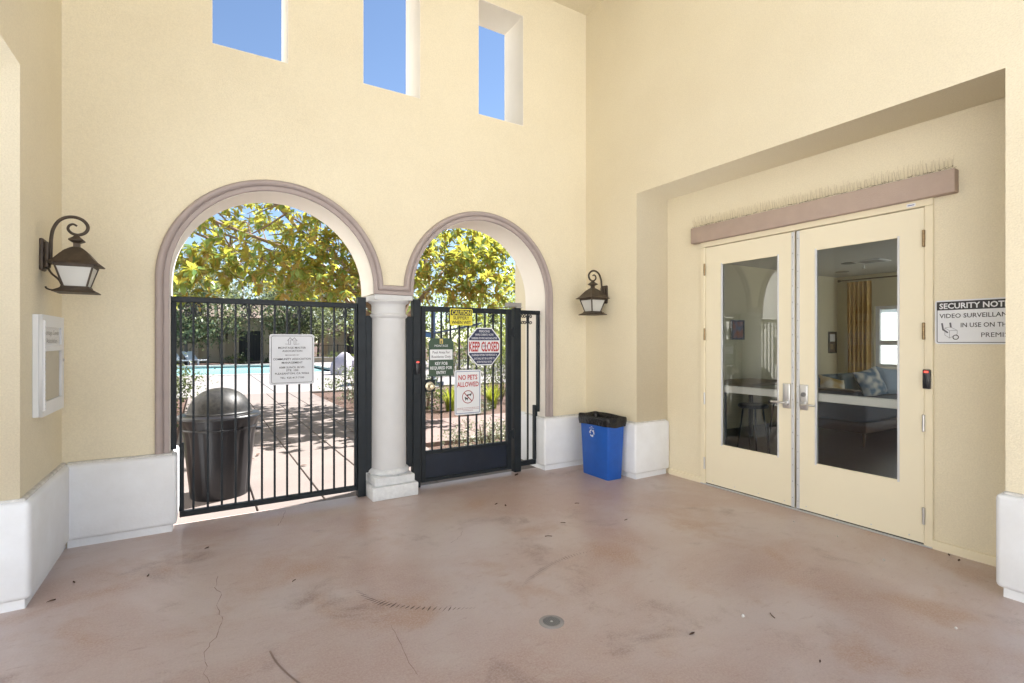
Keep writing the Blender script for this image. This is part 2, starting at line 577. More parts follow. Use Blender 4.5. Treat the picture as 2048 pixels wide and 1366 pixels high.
def rounded(wd, ht, r, n=4, cx=0.0, cy=0.0):
    pts = []
    for k, (sx, sy) in enumerate(((1, 1), (-1, 1), (-1, -1), (1, -1))):
        for i in range(n + 1):
            a = k * pi / 2 + i / n * pi / 2
            pts.append((cx + sx * (wd / 2 - r) + r * cos(a), cy + sy * (ht / 2 - r) + r * sin(a)))
    return pts


def remap(me, fn):
    for v in me.vertices: v.co = fn(v.co.copy())
    me.update()
    return me


def copy_tree(o, parent=None):
    c = o.copy()
    COL.objects.link(c)
    c.parent = parent
    for ch in list(o.children): copy_tree(ch, c)
    return c


def facemesh(name, V, Fq, m, n):
    """V (k,3) verts, Fq list of index arrays (all same length n)"""
    me = bpy.data.meshes.new(name)
    me.vertices.add(len(V))
    me.vertices.foreach_set('co', np.asarray(V, np.float32).ravel())
    F = np.asarray(Fq, np.int32)
    me.loops.add(F.size)
    me.loops.foreach_set('vertex_index', F.ravel())
    me.polygons.add(len(F))
    me.polygons.foreach_set('loop_start', np.arange(0, F.size, n, dtype=np.int32))
    me.polygons.foreach_set('loop_total', np.full(len(F), n, np.int32))
    me.update(calc_edges=True)
    me.materials.append(m)
    return me


def frames(dirs, roll):
    """rotation matrices whose columns are (side, forward, normal) with forward = dirs"""
    d = dirs / np.linalg.norm(dirs, axis=1, keepdims=True)
    up = np.tile(np.array([0, 0, 1.0]), (len(d), 1))
    bad = np.abs(d[:, 2]) > 0.97
    up[bad] = (1, 0, 0)
    s = np.cross(d, up)
    s /= np.linalg.norm(s, axis=1, keepdims=True)
    nrm = np.cross(s, d)
    c, q = np.cos(roll)[:, None], np.sin(roll)[:, None]
    s2 = s * c + nrm * q
    n2 = -s * q + nrm * c
    return np.stack([s2, d, n2], axis=2)


# leaf template: base, 2 left, tip, 2 right and two midrib points, as triangles, folded along the rib
LEAF_V = np.array([(0, 0, 0), (-0.17, 0.33, 0.05), (-0.19, 0.62, 0.05), (0, 1.0, -0.08), (0.19, 0.62, 0.05), (0.17, 0.33, 0.05), (0, 0.33, 0.0), (0, 0.64, -0.01)])
LEAF_F = np.array([(0, 6, 1), (1, 6, 2), (6, 7, 2), (2, 7, 3), (0, 5, 6), (5, 4, 6), (6, 4, 7), (4, 3, 7)])
DIA_V = np.array([(0, 0, 0), (-0.26, 0.5, 0.06), (0, 1.0, -0.05), (0.26, 0.5, 0.06)])
DIA_F = np.array([(0, 2, 1), (0, 3, 2)])


def leaves(name, pos, dirs, size, m, tv=DIA_V, tf=DIA_F, roll=None):
    k = len(pos)
    if roll is None: roll = rng.uniform(-0.9, 0.9, k)
    M = frames(dirs, roll)
    V = np.einsum('kij,vj->kvi', M, tv) * size[:, None, None] + pos[:, None, :]
    Fq = tf[None] + (np.arange(k) * len(tv))[:, None, None]
    return facemesh(name, V.reshape(-1, 3), Fq.reshape(-1, 3), m, 3)


def randdirs(k, zb=0.0):
    d = rng.normal(size=(k, 3))
    d[:, 2] += zb
    return d / np.linalg.norm(d, axis=1, keepdims=True)


# ================================================================== THE SETTING
def struct(name, mb, m, **kw):
    return tag(mb.build(name, m, **kw), kind='structure')


YA, YB = 4.765, 5.17          # arched wall faces
XB, XBB = 3.98, 4.46          # door wall face, back of its recess
XC = -0.86                    # notice board wall face
CEIL = 5.45
TOP = 6.1

PX0, PX1, PY0, PY1 = -22.0, 6.3, 25.4, 36.4
gme = shape2d('ground', [[(-300, -300), (300, -300), (300, 700), (-300, 700)], [(PX0, PY0), (PX1, PY0), (PX1, PY1), (PX0, PY1)]], 0.3, MULCH)
tag(link('ground', gme, None, (0, 0, -0.37)), kind='structure')
entry = struct('entry_floor', MB().box(-1.62, -1.0, -0.3, 4.62, 4.905, 0.0), FLOOR)
struct('plaza', MB().box(-40, -45, -0.3, 40, -1.01, -0.01), PLAZAM)
struct('side_court', MB().box(-9.5, -1.0, -0.3, -1.63, 5.0, -0.012), PLAZAM)
struct('ceiling', MB().box(-1.4, 0.75, CEIL, 4.7, 4.9, TOP - 0.1), STUCCO)

# walkway of long scored slabs and the pink branch path
path = empty('walkway')
tag(path, kind='structure')
xs = [-0.33, 0.41, 0.98, 1.55, 2.12, 2.69]
ys = [4.905, 9.1, 12.6, 16.0]
for i in range(len(xs) - 1):
    for j in range(len(ys) - 1):
        MB().box(xs[i] + 0.007, ys[j] + 0.007, -0.2, xs[i + 1] - 0.007, ys[j + 1] - 0.007, random.uniform(-0.002, 0.001)).build('slab', PATHM, path, bevel=0.005, seg=1)
struct('entry_apron', MB().box(2.69, 4.91, -0.3, 4.60, 5.95, -0.001), PATHM)
bpath = empty('branch_path')
tag(bpath, kind='structure')
for x in np.arange(2.70, 10.0, 1.12):
    for y0, y1 in ((6.95, 8.98),):
        MB().box(x + 0.006, y0, -0.2, x + 1.114, y1, random.uniform(-0.002, 0.001)).build('slab', PINKM, bpath, bevel=0.005, seg=1)

# pool deck round the pool
deck = empty('pool_deck')
tag(deck, kind='structure')
for a in ((-30, 16.01, 20, PY0), (-30, PY1, 20, 38.2), (PX1, PY0, 20, PY1), (-30, PY0, PX0, PY1)):
    n = max(1, int(round((a[2] - a[0]) / 4.5)))
    for i in range(n):
        xa = a[0] + (a[2] - a[0]) * i / n
        xb = a[0] + (a[2] - a[0]) * (i + 1) / n
        MB().box(xa + 0.01, a[1] + 0.01, -0.3, xb - 0.01, a[3] - 0.01, -0.012).build('slab', DECKM, deck, bevel=0.006, seg=1)
pool = empty('swimming_pool')
tag(pool, kind='structure')
for a in ((PX0, PY0, PX1, PY0 + 0.35), (PX0, PY1 - 0.35, PX1, PY1), (PX1 - 0.35, PY0 + 0.36, PX1, PY1 - 0.36)):
    MB().box(a[0], a[1], -0.1, a[2], a[3], 0.02).build('coping', COPING, pool, bevel=0.02)
MB().box(PX0, PY1 - 0.33, -0.5, PX1, PY1 - 0.30, -0.10).build('tile_band', TILE, pool)
MB().box(PX0, PY0 + 0.30, -1.2, PX1 - 0.3, PY1 - 0.3, -0.16).build('water', WATER, pool)

# ================================================================== ARCHED WALL
CXL, CXR, RI, RO, ZS = 0.58, 2.57, 0.80, 0.895, 1.97
ZC = 1.93


def arc(cx, r, a0, a1, n=28):
    return [(cx + r * cos(R(a0 + (a1 - a0) * i / n)), ZS + r * sin(R(a0 + (a1 - a0) * i / n))) for i in range(n + 1)]


outline = [(XC - 0.02, -0.05), (CXL - RI, -0.05)] + arc(CXL, RI, 180, 0) + [(CXL + RI, ZC), (CXR - RI, ZC)] + arc(CXR, RI, 180, 0) + \
          [(CXR + RI, -0.05), (XB + 0.02, -0.05), (XB + 0.02, TOP), (XC - 0.02, TOP)]
holes = [[(x0, 3.90), (x1, 3.90), (x1, 5.135), (x0, 5.135)] for x0, x1 in ((0.065, 0.637), (1.283, 1.85), (2.503, 3.071))]
aw = empty('arched_wall', (1.57, 4.96, 0), label='tall cream stucco wall with two arches and three square window openings', cat='wall')
me = shape2d('stucco_face', [outline] + holes, YB - YA, STUCCO)
remap(me, lambda c: Vector((c.x - 1.57, YB - c.z - 4.96, c.y)))
link('stucco_face', me, aw)


def awl(mb):      # world to wall-local
    mb.v = [(x - 1.57, y - 4.96, z) for x, y, z in mb.v]
    return mb


# painted reveal linings of the arches
for cx in (CXL, CXR):
    jl = [(cx - RI, 0.60 if cx == CXL else ZC)] + arc(cx, RI, 180, 0, 40) + [(cx + RI, ZC if cx == CXL else 0.60)]
    mb = MB()
    rs = []
    for (x, z) in jl:
        nx, nz = cx - x, max(ZS - z, 0) if z > ZS else 0
        nz = ZS - z if z > ZS else 0
        l = sqrt(nx * nx + nz * nz)
        nx, nz = nx / l * 0.004, nz / l * 0.004
        rs.append([(x + nx, YA - 0.001, z + nz), (x + nx, YB + 0.001, z + nz), (x - nx, YB + 0.001, z - nz), (x - nx, YA - 0.001, z - nz)])
    mb.rings(rs)
    awl(mb).build('arch_reveal', REVEAL, aw, smooth=30)

for x0_, x1_ in ((0.065, 0.637), (1.283, 1.85), (2.503, 3.071)):  # pale lining colour stands in for daylight on the window sides
    e_ = 0.004
    for a in ((x0_, YA - 0.001, 3.90, x0_ + e_, YB + 0.001, 5.135), (x1_ - e_, YA - 0.001, 3.90, x1_, YB + 0.001, 5.135), (x0_ + e_ + 0.0002, YA - 0.001, 5.131, x1_ - e_ - 0.0002, YB + 0.001, 5.135), (x0_ + e_ + 0.0002, YA - 0.001, 3.90, x1_ - e_ - 0.0002, YB + 0.001, 3.904)):
        awl(MB().box(*a)).build('window_daylight_lining', REVEAL, aw)
# moulded trim swept round both arches
prof = [(0, -0.004), (0, 0.026), (0.03, 0.031), (0.34, 0.032), (0.385, 0.022), (0.42, 0.022), (0.47, 0.036), (0.56, 0.047), (0.68, 0.053), (0.80, 0.051), (0.91, 0.041), (0.98, 0.022), (1.0, -0.004)]
st = [((CXL - RI, 0.615), (CXL - RO, 0.615))]
st += [((CXL + RI * cos(R(a)), ZS + RI * sin(R(a))), (CXL + RO * cos(R(a)), ZS + RO * sin(R(a)))) for a in np.linspace(180, 3.4, 44)]
st += [((CXL + RI, ZC), (CXL + RO, 2.022)), ((CXR - RI, ZC), (CXR - RO, 2.022))]
st += [((CXR + RI * cos(R(a)), ZS + RI * sin(R(a))), (CXR + RO * cos(R(a)), ZS + RO * sin(R(a)))) for a in np.linspace(176.6, 0, 44)]
st += [((CXR + RI, 0.615), (CXR + RO, 0.615))]
mb = MB()
mb.rings([[(i[0] + (o[0] - i[0]) * t, YA - h, i[1] + (o[1] - i[1]) * t) for t, h in prof] for i, o in st])
awl(mb).build('arch_trim', MAUVE, aw, smooth=40)


def plinth(parent, x0, y0, x1, y1, off=(0, 0), face=0.0, inset=0.03):
    """bevelled plinth block on a recessed base strip"""
    ox, oy = off
    pl = MB().box(x0 - ox, y0 - oy, 0.055, x1 - ox, y1 - oy, 0.597).build('plinth', PLINTH, parent, bevel=0.028, seg=3, smooth=40)
    MB().box(x0 + inset - ox, y0 + inset - oy, -0.02, x1 - inset - ox, y1 - inset - oy, 0.060).build('base_strip', PLINTH, pl, bevel=0.003, seg=1)
    # weathered stucco lip between the plinth and the wall
    MB().box(x0 + 0.028 - ox, y0 + 0.028 - oy, 0.585, x1 - 0.028 - ox, y1 - 0.028 - oy, 0.612).build('weathered_lip', PLINTHD, pl, bevel=0.010, seg=2)
    return pl


plinth(aw, -0.855, 4.705, -0.170, 5.20, off=(1.57, 4.96))
plinth(aw, 3.320, 4.705, 3.975, 5.20, off=(1.57, 4.96))

# ------------------------------------------------------------------ column between the arches
cc = (1.557, 4.855)
co = empty('column', (cc[0], cc[1], 0), label='white round column on a square stepped base between the two arches', cat='column')
b1 = MB().box(-0.223, -0.233, 0, 0.223, 0.233, 0.125).build('base_block', COLBASE, co, bevel=0.012, seg=2, smooth=40)
MB().box(-0.196, -0.206, 0.126, 0.196, 0.206, 0.205).build('base_step', COLBASE, co, bevel=0.014, seg=2, smooth=40)
MB().lathe([(0.15, 0.206), (0.186, 0.208), (0.198, 0.222), (0.196, 0.238), (0.182, 0.252), (0.168, 0.262), (0.15, 0.268)], n=40).build('base_torus', COLBASE, co, smooth=50)
MB().lathe([(0.168, 0.262), (0.167, 0.5), (0.166, 0.9), (0.164, 1.3), (0.161, 1.74)], n=48, cap=False).build('shaft', COLUMNM, co, smooth=50)
MB().lathe([(0.155, 1.70), (0.163, 1.705), (0.176, 1.715), (0.181, 1.728), (0.176, 1.741), (0.163, 1.748), (0.162, 1.80), (0.163, 1.835), (0.172, 1.846), (0.190, 1.856), (0.196, 1.868), (0.190, 1.878), (0.15, 1.879)], n=48).build('capital', COLUMNM, co, smooth=40)
MB().box(-0.172, -0.118, 1.880, 0.204, 0.29, ZC - 0.002).build('abacus', COLUMNM, co, bevel=0.004, seg=1)

# ================================================================== DOOR WALL
dw = empty('door_wall', (4.2, 2.5, 0), label='cream stucco wall with a tall recess holding the double doors', cat='wall')
RY0, RY1, RH = 1.00, 3.925, 3.072


def yz(me, xf, ox=4.2, oy=2.5):      # local x -> -Y, y -> Z, z -> -X (front of the extrusion at xf)
    return remap(me, lambda c: Vector((xf - c.z - ox, -c.x - oy, c.y)))


# profile drawn in (-Y, Z)
o_ = [(-5.17, -0.05), (-RY1, -0.05), (-RY1, RH), (-RY0, RH), (-RY0, -0.05), (-0.55, -0.05), (-0.55, TOP), (-5.17, TOP)]
link('stucco_face', yz(shape2d('stucco_face', [o_], XBB - XB, STUCCO), XBB), dw)
o_ = [(-5.17, -0.05), (-3.462, -0.05), (-3.462, 2.50), (-1.503, 2.50), (-1.503, -0.05), (-0.55, -0.05), (-0.55, TOP), (-5.17, TOP)]
link('recess_back', yz(shape2d('recess_back', [o_], 0.14, STUCCO), XBB + 0.142), dw)
OFFB = (4.2, 2.5)
plinth(dw, 3.93, 3.89, 4.462, 4.80, off=OFFB)
plinth(dw, 3.93, 0.52, 4.462, 1.035, off=OFFB)
for y0, y1 in ((3.462, 3.885), (1.04, 1.500)):
    MB().box(4.440 - 4.2, y0 - 2.5, -0.01, 4.47 - 4.2, y1 - 2.5, 0.062).build('base_strip', FRAMEM, dw, bevel=0.003, seg=1)
MB().box(4.392 - 4.2, 1.360 - 2.5, 2.508, 4.47 - 4.2, 3.556 - 2.5, 2.672).build('lintel', LINTELM, dw, bevel=0.008, seg=2, smooth=40)

# bird spikes along the lintel
for i in range(7):
    y0 = 1.37 + i * 0.311
    sp = empty('bird_spike_strip', (4.43, y0, 2.672), label='strip of thin bird spikes on top of the mauve lintel', cat='bird spikes', group='bird spike strips on the door lintel')
    MB().box(-0.016, 0.002, 0, 0.016, 0.305, 0.006).build('base', IVORY, sp, bevel=0.001, seg=1)
    mb = MB()
    for k in range(13):
        y = 0.012 + k * 0.0236
        for dx, dy in ((-0.045, random.uniform(-0.022, 0.0)), (0.012, random.uniform(0.0, 0.022)), (-0.012, random.uniform(-0.014, 0.014))):
            h = random.uniform(0.06, 0.105)
            mb.tube([(dx * 0.1, y, 0.004), (dx, y + dy, h)], 0.0009, n=3)
    tag(mb.build('spikes', mat('spike_wire', (0.46, 0.39, 0.27), rough=0.4) if i == 0 else MATS['spike_wire'], sp), kind='stuff')
    mb = MB()
    for k in range(34):
        a = Vector((random.uniform(-0.035, 0.02), random.uniform(0, 0.305), random.uniform(0.002, 0.012)))
        d = Vector((random.uniform(-0.02, 0.02), random.uniform(-0.05, 0.05), random.uniform(-0.006, 0.012)))
        mb.tube([a, a + d], 0.0012, n=3)
    tag(mb.build('nest_twigs', TWIG, sp), kind='stuff')

# ------------------------------------------------------------------ double doors
df = empty('door_frame', (4.46, 2.48, 0), label='cream painted steel frame around the double doors', cat='door frame')
for y0, y1 in ((1.497, 1.5495), (3.4185, 3.468)):
    MB().box(-0.018, y0 - 2.48, 0, 0.10, y1 - 2.48, 2.457).build('jamb', FRAMEM, df, bevel=0.004, seg=1)
MB().box(-0.018, 1.497 - 2.48, 2.4585, 0.10, 3.468 - 2.48, 2.52).build('head', FRAMEM, df, bevel=0.004, seg=1)
MB().box(-0.03, 1.50 - 2.48, 0.0015, 0.12, 3.466 - 2.48, 0.010).build('threshold', ALU, df, bevel=0.003, seg=1)
st_ = MB().box(-0.0205, 1.60 - 2.48, 2.470, -0.0186, 1.655 - 2.48, 2.493).build('sticker', PAPER, df)
MB().box(-0.0212, 1.607 - 2.48, 2.478, -0.0206, 1.648 - 2.48, 2.484).build('sticker_print', SBLUE, st_)


def door(y0, y1, g0, g1, hinge_y, meet_y, label, keyed):
    d = empty('door', (4.46, (y0 + y1) / 2, 0), label=label, cat='door', group=None)
    oy = (y0 + y1) / 2
    gz0, gz1 = 0.43, 2.268
    me = shape2d('door_leaf', [[(-y1, 0.012), (-y0, 0.012), (-y0, 2.452), (-y1, 2.452)], [(-g1, gz0), (-g0, gz0), (-g0, gz1), (-g1, gz1)]], 0.045, DOORM)
    remap(me, lambda c: Vector((0.043 - c.z, -c.x - oy, c.y)))
    link('leaf', me, d)
    # glazing bead
    for a in ((g0 - 0.004, gz0 - 0.004, g0 + 0.010, gz1 + 0.004), (g1 - 0.010, gz0 - 0.004, g1 + 0.004, gz1 + 0.004)):
        MB().box(-0.006, a[0] - oy, a[1], 0.012, a[2] - oy, a[3]).build('glazing_bead', ALU, d, bevel=0.002, seg=1)
    for z0, z1 in ((gz0 - 0.004, gz0 + 0.010), (gz1 - 0.010, gz1 + 0.004)):
        MB().box(-0.0055, g0 + 0.0105 - oy, z0, 0.012, g1 - 0.0105 - oy, z1).build('glazing_bead', DOORM, d, bevel=0.002, seg=1)
    MB().box(0.016, g0 - oy, gz0, 0.022, g1 - oy, gz1).build('pane', GLASSD, d)
    MB().box(0.050, min(y0, y1) + 0.06 - oy, 0.965, 0.098, max(y0, y1) - 0.06 - oy, 1.035).build('push_bar', IVORY, d, bevel=0.008, seg=2)
    for z in (0.22, 0.89, 1.555, 2.225):
        MB().lathe([(0.006, -0.062), (0.0095, -0.058), (0.0095, 0.058), (0.006, 0.062)], n=12).build('hinge', BRASS if z > 1.2 else STEEL, d, smooth=40, loc=(-0.022, hinge_y - oy, z))
    s = 1 if hinge_y > meet_y else -1
    # meeting strip with rivets
    ms = MB().box(-0.009, min(meet_y, meet_y + s * 0.026) - oy, 0.015, -0.002, max(meet_y, meet_y + s * 0.026) - oy, 2.450).build('meeting_strip', ALU, d, bevel=0.002, seg=1)
    rv = MB().lathe([(0.0042, 0), (0.0035, 0.002), (0.001, 0.0025)], n=8).mesh('rivet', GRATE)
    for k in range(17):
        link('rivet', rv, ms, (-0.0092, meet_y + s * 0.013 - oy, 0.08 + k * 0.144 + (0.02 if s > 0 else 0)), (0, R(-90), 0))
    # lever on its plate
    py = meet_y + s * (0.030 + 0.036)
    pl = MB().box(-0.016, py - 0.034 - oy, 0.885, -0.002, py + 0.034 - oy, 1.105).build('lock_plate', STEEL, d, bevel=0.005, seg=2, smooth=40)
    MB().tube(catmull([(-0.012, py - oy, 0.935), (-0.055, py - oy, 0.936), (-0.066, py + s * 0.02 - oy, 0.937), (-0.066, py + s * 0.07 - oy, 0.938), (-0.060, py + s * 0.115 - oy, 0.936)], 5), 0.0095, n=10).build('lever', STEEL, pl, smooth=50)
    MB().lathe([(0.024, 0), (0.024, 0.012), (0.020, 0.016)], n=20).build('rose', STEEL, pl, smooth=40, loc=(-0.016, py - oy, 0.936), rot=(0, R(-90), 0))
    if keyed:
        MB().lathe([(0.020, 0), (0.020, 0.008), (0.013, 0.010), (0.012, 0.006), (0.004, 0.006)], n=20).build('key_cylinder', GRATE, pl, smooth=40, loc=(-0.016, py - oy, 1.02), rot=(0, R(-90), 0))
    # bottom sweep screws
    for k in range(4):
        y = y0 + (y1 - y0) * (0.1 + 0.27 * k)
        MB().lathe([(0.006, 0), (0.005, 0.003), (0.001, 0.004)], n=8).build('screw', STEEL, d, loc=(-0.002, y - oy, 0.05), rot=(0, R(-90), 0))
    MB().box(-0.0045, y0 + 0.004 - oy, 0.0105, 0.0, y1 - 0.004 - oy, 0.018).build('sweep', BLACKP, d)
    return d


door(2.492, 3.415, 2.640, 3.231, 3.417, 2.494, 'cream glazed door leaf nearer the blue bin, no keyhole on its lock plate', False)
door(1.553, 2.476, 1.710, 2.316, 1.551, 2.474, 'cream glazed door leaf beside the card reader, keyhole in its lock plate', True)

cr = empty('card_reader', (4.44, 1.530, 1.21), (R(90), 0, R(-90)), label='slim black card reader with a red light on the door frame', cat='card reader')
MB().box(-0.023, -0.070, -0.002, 0.023, 0.070, 0.020).build('case', BLACKP, cr, bevel=0.006, seg=2, smooth=40)
MB().box(-0.012, 0.046, 0.0202, 0.012, 0.058, 0.0212).build('light', REDLED, cr)

# ================================================================== NOTICE BOARD WALL (recess built as an open passage to let light in)
cw = empty('side_wall', (-1.0, 2.5, 0), label='cream stucco wall beside the notice board, opposite the doors', cat='wall')
o_ = [(0.55, -0.05), (1.0, -0.05), (1.0, RH - 0.06), (3.80, RH - 0.06), (3.80, -0.05), (5.17, -0.05), (5.17, TOP), (0.55, TOP)]
me = shape2d('stucco_face', [o_], 0.47, STUCCO)
remap(me, lambda c: Vector((XC - 0.47 + c.z + 1.0, c.x - 2.5, c.y)))
link('stucco_face', me, cw)
plinth(cw, -1.36, 3.765, -0.808, 4.80, off=(-1.0, 2.5))
plinth(cw, -1.36, 0.52, -0.808, 1.035, off=(-1.0, 2.5))

# ------------------------------------------------------------------ outside: lounge block, pier, white wing
lb = empty('clubhouse_lounge', (8, 2, 0), label='lounge room of the clubhouse behind the double doors with gold curtain window', cat='building')


def lbx(name, m, *a, **kw):
    x0, y0, z0, x1, y1, z1 = a
    return MB().box(x0 - 8, y0 - 2, z0, x1 - 8, y1 - 2, z1).build(name, m, lb, **kw)


lbx('pier', STUCCO, 3.455, 5.172, -0.05, 4.602, 5.56, TOP - 0.05, bevel=0.01)
lbx('pier_plinth', PLINTH, 3.425, 5.202, -0.04, 4.30, 5.59, 0.597, bevel=0.02)
lbx('north_wall', STUCCO, 4.603, 5.40, -0.05, 11.40, 5.56, TOP - 0.06)
me = shape2d('south_wall', [[(4.603, -0.05), (11.40, -0.05), (11.40, TOP - 0.06), (4.603, TOP - 0.06)], [(7.6, 0.1), (10.9, 0.1), (10.9, 2.75), (7.6, 2.75)]], 0.2, STUCCO)
remap(me, lambda c: Vector((c.x - 8, 0.75 - c.z - 2, c.y)))
link('south_wall', me, lb)
sg = lbx('added_daylight_screen', LOUNGEW, 7.6, 0.60, 0.1, 7.66, 0.68, 2.75)  # unseen glazing added in the south wall to brighten the lounge
for k in range(1, 3): MB().box(7.6 + k * 1.62 - 8, 0.60 - 2, 0.1, 7.66 + k * 1.62 - 8, 0.68 - 2, 2.75).build('mullion', LOUNGEW, sg)
MB().box(7.6 - 8, 0.635 - 2, 0.1, 10.9 - 8, 0.641 - 2, 2.75).build('pane', GLASSW, sg)
o_ = [(-5.40, -0.05), (-0.75, -0.05), (-0.75, TOP - 0.06), (-5.40, TOP - 0.06)]
hl = [(-4.69, 0.975), (-2.75, 0.975), (-2.75, 2.17), (-4.69, 2.17)]
hl2 = [(-2.45, 0.05), (-0.95, 0.05), (-0.95, 2.60), (-2.45, 2.60)]
me = shape2d('window_wall', [o_, hl, hl2], 0.2, STUCCO)
remap(me, lambda c: Vector((11.40 - c.z - 8, -c.x - 2, c.y)))
link('window_wall', me, lb)
lbx('roof', FARROOF, 4.5, 0.5, TOP - 0.058, 11.6, 5.6, TOP + 0.1)
lbx('room_floor', WOODF, 4.625, 0.76, -0.2, 11.19, 5.39, -0.001)
lbx('room_ceiling', ROOMC, 4.605, 0.76, 2.80, 11.19, 5.39, 2.95)
lbx('room_wall', ROOMW, 4.61, 5.370, 0.0, 11.19, 5.396, 2.795)
mb = MB()
for a in ((2.456, 0.0, 5.368, 0.97), (2.456, 2.175, 5.368, 2.795), (4.695, 0.971, 5.368, 2.174), (2.456, 0.971, 2.745, 2.174), (0.76, 0.0, 0.945, 2.795)):
    MB().box(11.172 - 8, a[0] - 2, a[1], 11.197 - 8, a[2] - 2, a[3]).build('room_wall', ROOMW, lb)
wn_ = lbx('window_frame', LOUNGEW, 11.21, 4.62, 0.98, 11.29, 4.685, 2.165)
for a in ((2.755, 0.98, 4.615, 1.045), (2.755, 2.10, 4.615, 2.165), (2.755, 1.41, 4.615, 1.50), (3.69, 1.05, 3.75, 1.405), (3.69, 1.505, 3.75, 2.095)):
    MB().box(11.212 - 8, a[0] - 2, a[1], 11.288 - 8, a[2] - 2, a[3]).build('sash', LOUNGEW, wn_)
MB().box(11.24 - 8, 2.76 - 2, 1.0, 11.246 - 8, 4.62 - 2, 2.15).build('pane', GLASSW, wn_)
MB().box(11.30 - 8, 2.76 - 2, 0.98, 11.302 - 8, 4.68 - 2, 2.165).build('sheer_shade', SHEER, wn_)
w2_ = lbx('added_sun_opening_frame', LOUNGEW, 11.21, 0.955, 0.05, 11.29, 1.02, 2.595)  # unseen glazed opening added so sun floods the lounge floor
for a in ((1.025, 0.05, 2.445, 0.12), (1.025, 2.53, 2.445, 2.595), (1.66, 0.125, 1.74, 2.525), (2.38, 0.125, 2.445, 2.525)):
    MB().box(11.212 - 8, a[0] - 2, a[1], 11.288 - 8, a[2] - 2, a[3]).build('sash', LOUNGEW, w2_)
MB().box(11.24 - 8, 1.02 - 2, 0.1, 11.246 - 8, 2.40 - 2, 2.55).build('pane', GLASSW, w2_)
MB().box(11.10 - 8, 2.70 - 2, 0.935, 11.20 - 8, 4.75 - 2, 0.972).build('sill', LOUNGEW, wn_)
for (x, y) in ((9.26, 4.27), (10.3, 4.86)):
    MB().lathe([(0.11, 2.799), (0.11, 2.79), (0.085, 2.788), (0.08, 2.795)], c=(x - 8, y - 2), n=20).build('ceiling_downlight', GRATE, lb)
vt = lbx('ceiling_vent', LOUNGEW, 9.1, 3.75, 2.785, 9.5, 4.15, 2.799)
MB().box(9.15 - 8, 3.8 - 2, 2.782, 9.45 - 8, 4.1 - 2, 2.7855).build('vent_grille', GRATE, vt)
MB().lathe([(0.012, 2.80), (0.012, 2.76), (0.03, 2.755), (0.03, 2.75)], c=(9.8 - 8, 4.28 - 2), n=10).build('sprinkler', STEEL, lb)

ct = empty('curtain', (11.0, 4.88, 0), label='gold floor-length curtain hanging beside the lounge window', cat='curtain')
pts = []
for i in range(49):
    t = i / 48
    pts.append((0.045 * sin(t * 2 * pi * 5.5), -0.21 + 0.43 * t))
mb = MB()
rs = [[(x * s, y * (1 if z > 1.3 else 0.96), z) for x, y in pts] for z, s in ((2.66, 0.7), (2.5, 1), (1.3, 1.1), (0.03, 1.2))]
mb.rings(rs, cap=False, closed=False)
mb.rings([[(x + 0.006, y, z) for x, y, z in r_] for r_ in rs], cap=False, closed=False)
mb.build('cloth', CURT, ct, smooth=60)
rd = MB().tube([(0, -2.4, 2.70), (0, 0.36, 2.70)], 0.014, n=10)
rd.lathe([(0.004, -0.03), (0.026, -0.02), (0.026, 0.02), (0.004, 0.03)], c=(0, 0), n=10)
rd.v = [(x, y, z) if abs(z) > 0.1 else (x, 0.37 + z, 2.70 + y) for x, y, z in rd.v]
rd.build('rod', WALNUT, ct, smooth=50)

# sofa seen end-on through the right-hand pane
sf = empty('sofa', (9.0, 3.9, 0), label='grey upholstered sofa with walnut base seen through the door glass', cat='sofa')
ox, oy = 9.0, 3.9


def sbx(name, m, a, bev=0.03, par=None, seg=3):
    return MB().box(a[0] - ox, a[1] - oy, a[2], a[3] - ox, a[4] - oy, a[5]).build(name, m, par or sf, bevel=bev, seg=seg, smooth=45)


sbx('base_rail', WALNUT, (7.86, 3.40, 0.19, 10.4, 4.42, 0.34), 0.02)
sbx('seat', SOFAG, (7.84, 3.38, 0.345, 10.42, 4.44, 0.60), 0.05)
sbx('arm', SOFAG, (7.84, 3.55, 0.56, 8.02, 4.52, 0.755), 0.05)
sbx('arm_cap', WALNUT, (7.82, 3.54, 0.757, 8.04, 4.53, 0.785), 0.012)
sbx('backrest', SOFAG, (7.84, 4.36, 0.45, 10.42, 4.56, 0.86), 0.06)
for k in range(3):
    sbx('back_cushion', SOFAB, (8.06 + k * 0.78, 4.16, 0.58, 8.82 + k * 0.78, 4.40, 0.95), 0.09)
for x, y in ((7.93, 3.46), (7.93, 4.36), (10.3, 3.46), (10.3, 4.36)):
    MB().lathe([(0.014, 0.0), (0.026, 0.2)], c=(x - ox, y - oy), n=10).build('leg', WALNUT, sf, smooth=40)


def pillow(loc, rot, m, label, sz=0.24):
    q = empty('throw_pillow', loc, rot, label, 'pillow', None)
    mb = MB()
    n = 10
    for s in (1, -1):
        g = []
        for i in range(n + 1):
            for j in range(n + 1):
                u, v = i / n * 2 - 1, j / n * 2 - 1
                e = 1 - 0.09 * (1 - u * u) * abs(v) ** 3
                e2 = 1 - 0.09 * (1 - v * v) * abs(u) ** 3
                g.append((u * sz * e2, v * sz * e, s * 0.085 * ((1 - u ** 4) * (1 - v ** 4)) ** 0.6))
        fs = [(i * (n + 1) + j, (i + 1) * (n + 1) + j, (i + 1) * (n + 1) + j + 1, i * (n + 1) + j + 1) for i in range(n) for j in range(n)]
        mb.add(g, fs)
    mb.build('cushion', m, q, smooth=60)
    return q


